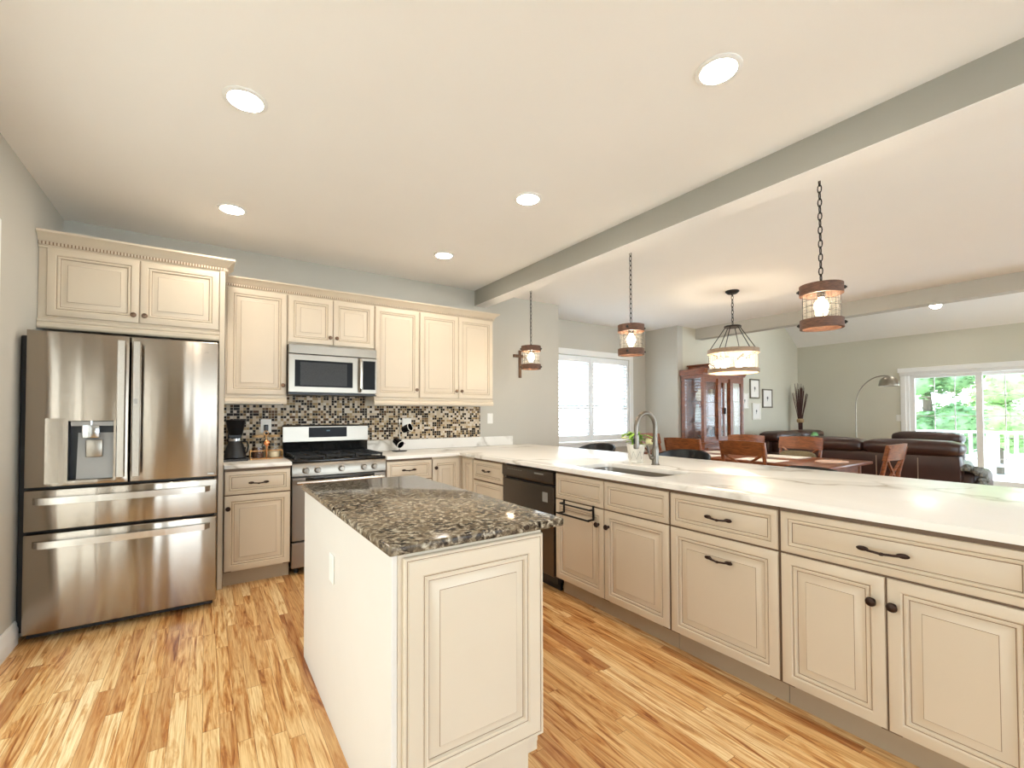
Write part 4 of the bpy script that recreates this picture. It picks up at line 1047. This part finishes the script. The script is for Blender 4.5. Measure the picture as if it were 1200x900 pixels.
for k in range(6):
    a = 2 * PI * k / 6 + .1; x, y = .16 * math.cos(a), .16 * math.sin(a)
    m = MB(); m.tube([(x, y, .20), (x * 1.5, y * 1.5, .235)], .006, 6); m.lathe([(.018, .20), (.018, .16)], (x, y, 0), 'z', 12); m.build('socket', BRONZE, ch)
    MB().ball((x, y, .115), (.036, .036, .045)).build('bulb', BULB, ch)

# china cabinet
cc = thing('china_cabinet', 'cherry wood china cabinet with glass doors against the living room wall', 'cabinet', (6.45, 4.12, 0)); CW, CD = 1.15, .40
m = MB(); m.box(-.02, CW + .02, -.02, CD, 0, .80, bev=.005).box(-.035, CW + .035, -.035, CD, .80, .84, bev=.006); m.build('buffet_base', CHERRY, cc)
for k in range(3):
    m = MB(); m.rings(.04 + k * .365, .38 + k * .365, .08, .76, PLAIN_DOOR); o = m.build('buffet_door', [CHERRYL, CHERRY], cc); o.location = (0, -.04, 0); add_knob(o, .34 + k * .365 - (.26 if k else 0), .5)
m = MB(); m.box(0, CW, CD - .02, CD, .84, 1.90).box(0, CW, 0, CD - .02, 1.85, 1.90).box(0, CW, 0.0, CD - .02, .84, .87)
for x in (0, CW - .05): m.box(x, x + .05, 0, .05, .87, 1.85).box(x, x + .05, CD - .06, CD - .02, .87, 1.85)
for x in (.36, CW - .44): m.box(x, x + .08, -.02, .04, .87, 1.85)
m.build('hutch_frame', CHERRY, cc)
for z in (1.15, 1.48): MB().box(.05, CW - .05, .04, CD - .03, z, z + .008).build('glass_shelf', JARG, cc)
for y in (0,):
    MB().box(.002, .008, .05, CD - .06, .87, 1.85).build('side_pane', PANE, cc); MB().box(CW - .008, CW - .002, .05, CD - .06, .87, 1.85).build('side_pane', PANE, cc)
for (x0, x1) in ((.05, .36), (.44, .575), (.575, .71), (.79, CW - .05)):
    m = MB(); m.box(x0, x0 + .022, .005, .025, .87, 1.85).box(x1 - .022, x1, .005, .025, .87, 1.85).box(x0 + .022, x1 - .022, .005, .025, 1.79, 1.85).box(x0 + .022, x1 - .022, .005, .025, .87, .92)
    o = m.build('glass_door', CHERRY, cc); MB().box(x0 + .022, x1 - .022, .013, .017, .92, 1.79).build('pane', PANE, o)
for x in (.563, .587): MB().box(x - .006, x + .006, -.012, .006, 1.28, 1.38).build('door_pull', BLACKM, cc)
m = MB(); m.extrude([(CD, 1.90), (-.005, 1.90), (-.012, 1.92), (-.03, 1.945), (-.055, 1.975), (-.055, 1.995), (CD, 1.995)], -.04, CW + .04, 'x'); m.box(.18, CW - .18, .02, CD, 1.995, 2.06, bev=.01).box(.15, CW - .15, -.02, CD, 2.06, 2.08, bev=.004); m.build('cornice', CHERRY, cc)
def vessel(name, label, x, y, z, prof, mat, cat):
    tag(MB().lathe(prof, (0, 0, 0), 'z', 18).build(name, mat, None, (6.45 + x, 4.12 + y, z)), label, cat, 'tableware in the china cabinet')
V1 = [(.05, 0), (.075, .05), (.07, .12), (.035, .17), (.045, .2)]; GL = [(.03, 0), (.008, .01), (.008, .09), (.035, .12), (.033, .2)]; BO = [(.03, 0), (.09, .06), (.095, .07)]; TALL2 = [(.035, 0), (.04, .02), (.032, .17), (.018, .22), (.018, .25)]; TALL = [(.04, 0), (.045, .02), (.035, .2), (.02, .25), (.02, .28)]
vessel('vase', 'cream round vase on the top shelf, left door of the china cabinet', .22, .2, 1.489, V1, CREAMC, 'vase')
vessel('bottle', 'pale blue tall bottle, left one on the middle shelf behind the left door', .14, .2, 1.159, TALL, SKYBL, 'bottle')
vessel('bottle', 'pale blue tall bottle, right one on the middle shelf behind the left door', .27, .2, 1.159, TALL, SKYBL, 'bottle')
vessel('bowl', 'wine red bowl on the cabinet floor behind the left door', .21, .14, .871, BO, WINE, 'bowl')
vessel('goblet', 'white goblet on the top shelf behind the centre left door', .51, .2, 1.489, GL, CERAM, 'goblet')
vessel('goblet', 'white goblet on the top shelf behind the centre right door', .64, .2, 1.489, GL, CERAM, 'goblet')
vessel('bowl', 'pale blue bowl on the middle shelf behind the centre doors', .57, .2, 1.159, BO, SKYBL, 'bowl')
vessel('vase', 'dark red vase on the cabinet floor behind the centre doors', .60, .2, .871, V1, WINE, 'vase')
vessel('vase', 'white tall vase on the cabinet floor behind the right pane', .90, .17, .871, TALL2, CERAM, 'vase')

def picture(label, x0, x1, z0, z1, fm):
    r = thing('framed_picture', label, 'picture', ((x0 + x1) / 2, YB - .001, (z0 + z1) / 2), 0, 'framed pictures on the living room wall'); hw, hh = (x1 - x0) / 2, (z1 - z0) / 2
    m = MB(); m.rings(-hw, hw, -hh, hh, [(0, 0, 0), (0, -.022, 0), (.006, -.025, 0), (.024, -.020, 0), (.026, -.012, 0)], 0); m.build('frame', fm, r)
    MB().box(-hw + .025, hw - .025, -.0135, -.0125, -hh + .025, hh - .025).build('mat_board', PAPER, r)
    m = MB(); m.tube([(-.012, -.0145, -hh * .3), (.005, -.0145, 0), (-.004, -.0145, hh * .22)], .003, 5); m.ball((.0, -.0145, hh * .05), (hw * .16, .001, hh * .16)); m.build('drawing', INK, r)
FRM = plain('pewter_frame', srgb(120, 112, 98), .4, .4, var=.1, vscale=20)
picture('pewter framed sketch on the living room wall, highest and just right of the cabinet', 8.60, 8.94, 1.575, 1.95, FRM)
picture('pewter framed sketch farthest right of the group on the living room wall', 9.06, 9.43, 1.40, 1.77, FRM)
picture('white framed sketch lowest of the group on the living room wall', 8.67, 8.97, 1.165, 1.49, CERAM)
picture('white framed sketch half hidden behind the china cabinet edge', 8.28, 8.53, 1.38, 1.67, CERAM)

# ------------------------------------------------------------------ living room
def sofa(label, name, loc, rz, wid, ncush, z_top, seams):   # faces -y locally, back at +y
    r = thing(name, label, 'sofa', loc, rz); h = wid / 2
    MB().soft(-h, h, -.45, .36, .07, .44, 0, .05, .0).build('base', LEATHER, r)
    bk = MB().soft(-h, h, .28, .46, .10, z_top - .15, 0, .05, .0).build('backrest', LEATHER, r)
    m = MB()
    for s in seams: m.tube([(s, .4615, .2), (s, .4615, z_top - .2)], .005, 5)
    m.build('seam', SEAM, bk)
    for s in (-1, 1):
        MB().soft(s * h - .11 if s > 0 else -h - .11, s * h + .11 if s > 0 else -h + .11, -.46, .36, .08, .62, 0, .07, .01).build('armrest', LEATHER, r)
    w_ = (wid - .22) / ncush
    for i in range(ncush):
        x0 = -h + .11 + i * w_
        MB().soft(x0 + .004, x0 + w_ - .004, -.47, .16, .40, .52, 0, .05, .02).build('seat_cushion', LEATHER, r)
        MB().soft(x0 + .004, x0 + w_ - .004, .12, .32, .48, z_top - .12, 0, .06, .03).build('back_cushion', LEATHER, r)
    w2 = wid / ncush
    for i in range(ncush):
        x0 = -h + i * w2
        MB().soft(x0 + .004, x0 + w2 - .004, .14, .49, z_top - .17, z_top, 0, .07, .015).build('headrest', LEATHER, r)
    for sx_ in (-1, 1):
        for y in (-.38, .36): MB().lathe([(.025, 0), (.03, .08)], (sx_ * (h - .06), y, 0), 'z', 10).build('foot', BLACKP, r)
    return r
sofa('long brown leather sofa with its back to the dining table', 'leather_sofa', (7.52, 2.30, 0), PI / 2, 1.84, 2, .955, (-.55, -.15, .55))
sofa('brown leather loveseat against the living room wall by the reed vase', 'leather_loveseat', (9.05, 3.68, 0), 0, 1.85, 2, .965, ())
ac = sofa('brown leather armchair in front of the sliding glass door', 'leather_armchair', (8.70, 2.12, 0), -PI / 2, .78, 1, 1.0, ()); ac['category'] = 'armchair'
pw = thing('green_pillow', 'green throw pillow tipped on its corner on the leather loveseat', 'pillow', (8.95, 3.60, .575)); MB().soft(-.15, .15, -.05, .05, -.15, .15, 0, .045, .02, M=Matrix.Translation((0, 0, .19)) @ Matrix.Rotation(PI / 4, 4, 'Y')).build('pillow_cover', GREENC, pw)
th = MB()
for k in range(180):
    a = random.uniform(0, PI); x = random.uniform(-.12, .12); r_ = .15 + random.uniform(-.01, .02)
    th.ball((x, r_ * math.cos(a), max(-.2, .0 + r_ * math.sin(a) * .75 - (random.uniform(0, .18) if abs(math.cos(a)) > .9 else 0))), (.03, .026, .026), seg=6)
tag(th.build('shag_throw', GREYF, None, (7.22, 1.38, .55)), 'grey shaggy throw draped over the near arm of the long leather sofa', 'throw')

vz_ = thing('floor_vase', 'tall bundle of dark reeds in a vase in the far living room corner', 'vase', (10.13, 4.33, 0))
MB().lathe([(.09, 0), (.115, .1), (.10, .4), (.055, .75), (.065, .85)], (0, 0, 0), 'z', 18).build('vase_body', REED, vz_)
m = MB()
for k in range(38):
    a = random.uniform(0, 2 * PI); t = random.uniform(.2, 1); x, y = .03 * math.cos(a) * t, .03 * math.sin(a) * t; sp_ = random.uniform(.06, .19) * t
    m.tube([(x, y, .5), (x * 1.2, y * 1.2, 1.15), (x + sp_ * math.cos(a), y + sp_ * .8 * math.sin(a), random.uniform(1.65, 1.92))], [.006, .007, .004], 5)
m.build('reeds', REED, vz_)
MB().lathe([(.05, 1.10), (.062, 1.12), (.062, 1.16), (.05, 1.18)], (0, 0, 0), 'z', 16, cap=False).build('tie', BASKET, vz_)

lp = thing('arc_floor_lamp', 'brass arc floor lamp with a dome shade between sofa and sliding door', 'lamp', (9.2, 3.07, 0))
MB().lathe([(.13, 0), (.13, .02), (.02, .03)], (0, 0, 0), 'z', 24).build('base', NICKEL, lp)
pts = [(0, 0, .02), (0, 0, 1.1), (0, 0, 1.4)]
for i in range(1, 13):
    a = PI * .56 * i / 12; pts.append((0, -.38 * (1 - math.cos(a)), 1.4 + .50 * math.sin(a)))
m = MB(); m.tube(pts, .009, 8); m.build('pole', NICKEL, lp)
e = Vector(pts[-1])
m = MB(); m.lathe([(.132, -.165), (.131, -.13), (.118, -.075), (.09, -.035), (.05, -.01), (.02, 0), (.0, .0)], e, 'z', 24, cap=False); m.build('lamp_shade', NICKEL, lp)
MB().ball(e + Vector((0, 0, -.08)), .03).build('bulb', CERAM, lp)
plate('light_switch', 'white switch plate on the right wall beside the sliding door', 0, 0).location = (XE, 2.87, 1.2)
bpy.data.objects[[o.name for o in bpy.data.objects if o.get('label', '') == 'white switch plate on the right wall beside the sliding door'][0]].rotation_euler = (0, 0, -PI / 2)

# ------------------------------------------------------------------ outside
struct('ground_bounce_cut', MB().box(-2, 10.4, 5.6, 16, -.6, -.58), plain('bounce_cut_green', srgb(92, 104, 80), .95, var=.2, vscale=6))  # dark green ground added to cut the bounce onto the shutter louvers
DECKM = plain('deck_boards', srgb(206, 208, 212), .7, var=.04, vscale=4)
struct('deck', MB().box(XE + T, 13.2, -2, 6, -.10, -.02), DECKM)
struct('ground', MB().box(-40, 60, -50, 50, -.62, -.6), plain('pale_bounce_ground', srgb(206, 204, 198), .9, var=.05, vscale=2))  # ground made pale as a reflector, bouncing daylight up to the ceilings
rl = thing('deck_railing', 'white deck railing with balusters outside the sliding door', 'railing', (13.0, 0, -.02))
MB().box(-.045, .045, -.4, 4.6, .90, .945, bev=.004).build('top_rail', TRIMW, rl); MB().box(-.025, .025, -.4, 4.6, .25, .30).build('bottom_rail', TRIMW, rl)
for k in range(40):
    y = -.38 + k * .125; MB().box(-.02, .02, y, y + .05, .30, .90).build('baluster', TRIMW, rl)
for y in (-.4, 2.05, 4.5): MB().box(-.05, .05, y, y + .1, 0, .90).build('post', TRIMW, rl)
LV = [plain('foliage_%s' % n, c, .6, var=.3, vscale=3) for n, c in (('deep', srgb(116, 150, 98)), ('fresh', srgb(152, 182, 118)), ('pale', srgb(188, 204, 134)))]
BARK = plain('bark', srgb(96, 84, 72), .9, var=.2, vscale=10)
def tree(label, x, y, h, rad, z0, mi, n=3200):
    r = thing('tree', label, 'tree', (x, y, -.6), 0, 'trees beyond the deck')
    MB().tube([(0, 0, 0), (.05, .03, h * .4), (.0, .1, h * .8)], [.16, .12, .05], 8).build('trunk', BARK, r)
    m = MB(); blobs = []
    for _ in range(16):
        a = random.uniform(0, 2 * PI); q = random.uniform(0, .55) * rad
        blobs.append((q * math.cos(a), q * math.sin(a), z0 + .4 + random.random() * (h - z0), rad * random.uniform(.34, .46)))
    for (bx, by, bz, br) in blobs: m.ball((bx, by, bz), (br * .8, br * .8, br * .75), seg=10)
    for k in range(n):
        bx, by, bz, br = random.choice(blobs); v = Vector((random.gauss(0, 1), random.gauss(0, 1), random.gauss(0, 1))).normalized() * br * random.uniform(.75, 1.08)
        c_ = Vector((bx, by, bz)) + v; s2 = random.uniform(.05, .11)
        M = Matrix.Rotation(random.uniform(0, 6.3), 4, 'Z') @ Matrix.Rotation(random.uniform(-1, 1), 4, 'X')
        vv = [m.bm.verts.new(c_ + M @ Vector(q)) for q in ((-s2, 0, 0), (0, s2 * .55, .02), (s2, 0, 0), (0, -s2 * .55, .02))]; m.face(vv, 0)
    m.build('crown', LV[mi], r)
tree('deep green bushy tree on the left in the sliding door view', 17.0, 3.95, 4.6, 1.25, .5, 0)
tree('pale green bushy tree on the right in the sliding door view', 17.0, 1.25, 4.6, 1.25, .5, 2)
tree('fresh green tree filling the gap behind the two front trees', 20.5, 3.2, 5.8, 1.6, .5, 1)
tree('deep green tree behind the pale tree at the right edge of the door', 20.4, -.2, 5.8, 1.6, .5, 0)
tree('fresh green tree farthest left behind the deep green front tree', 20.8, 6.6, 5.8, 1.6, .5, 1)
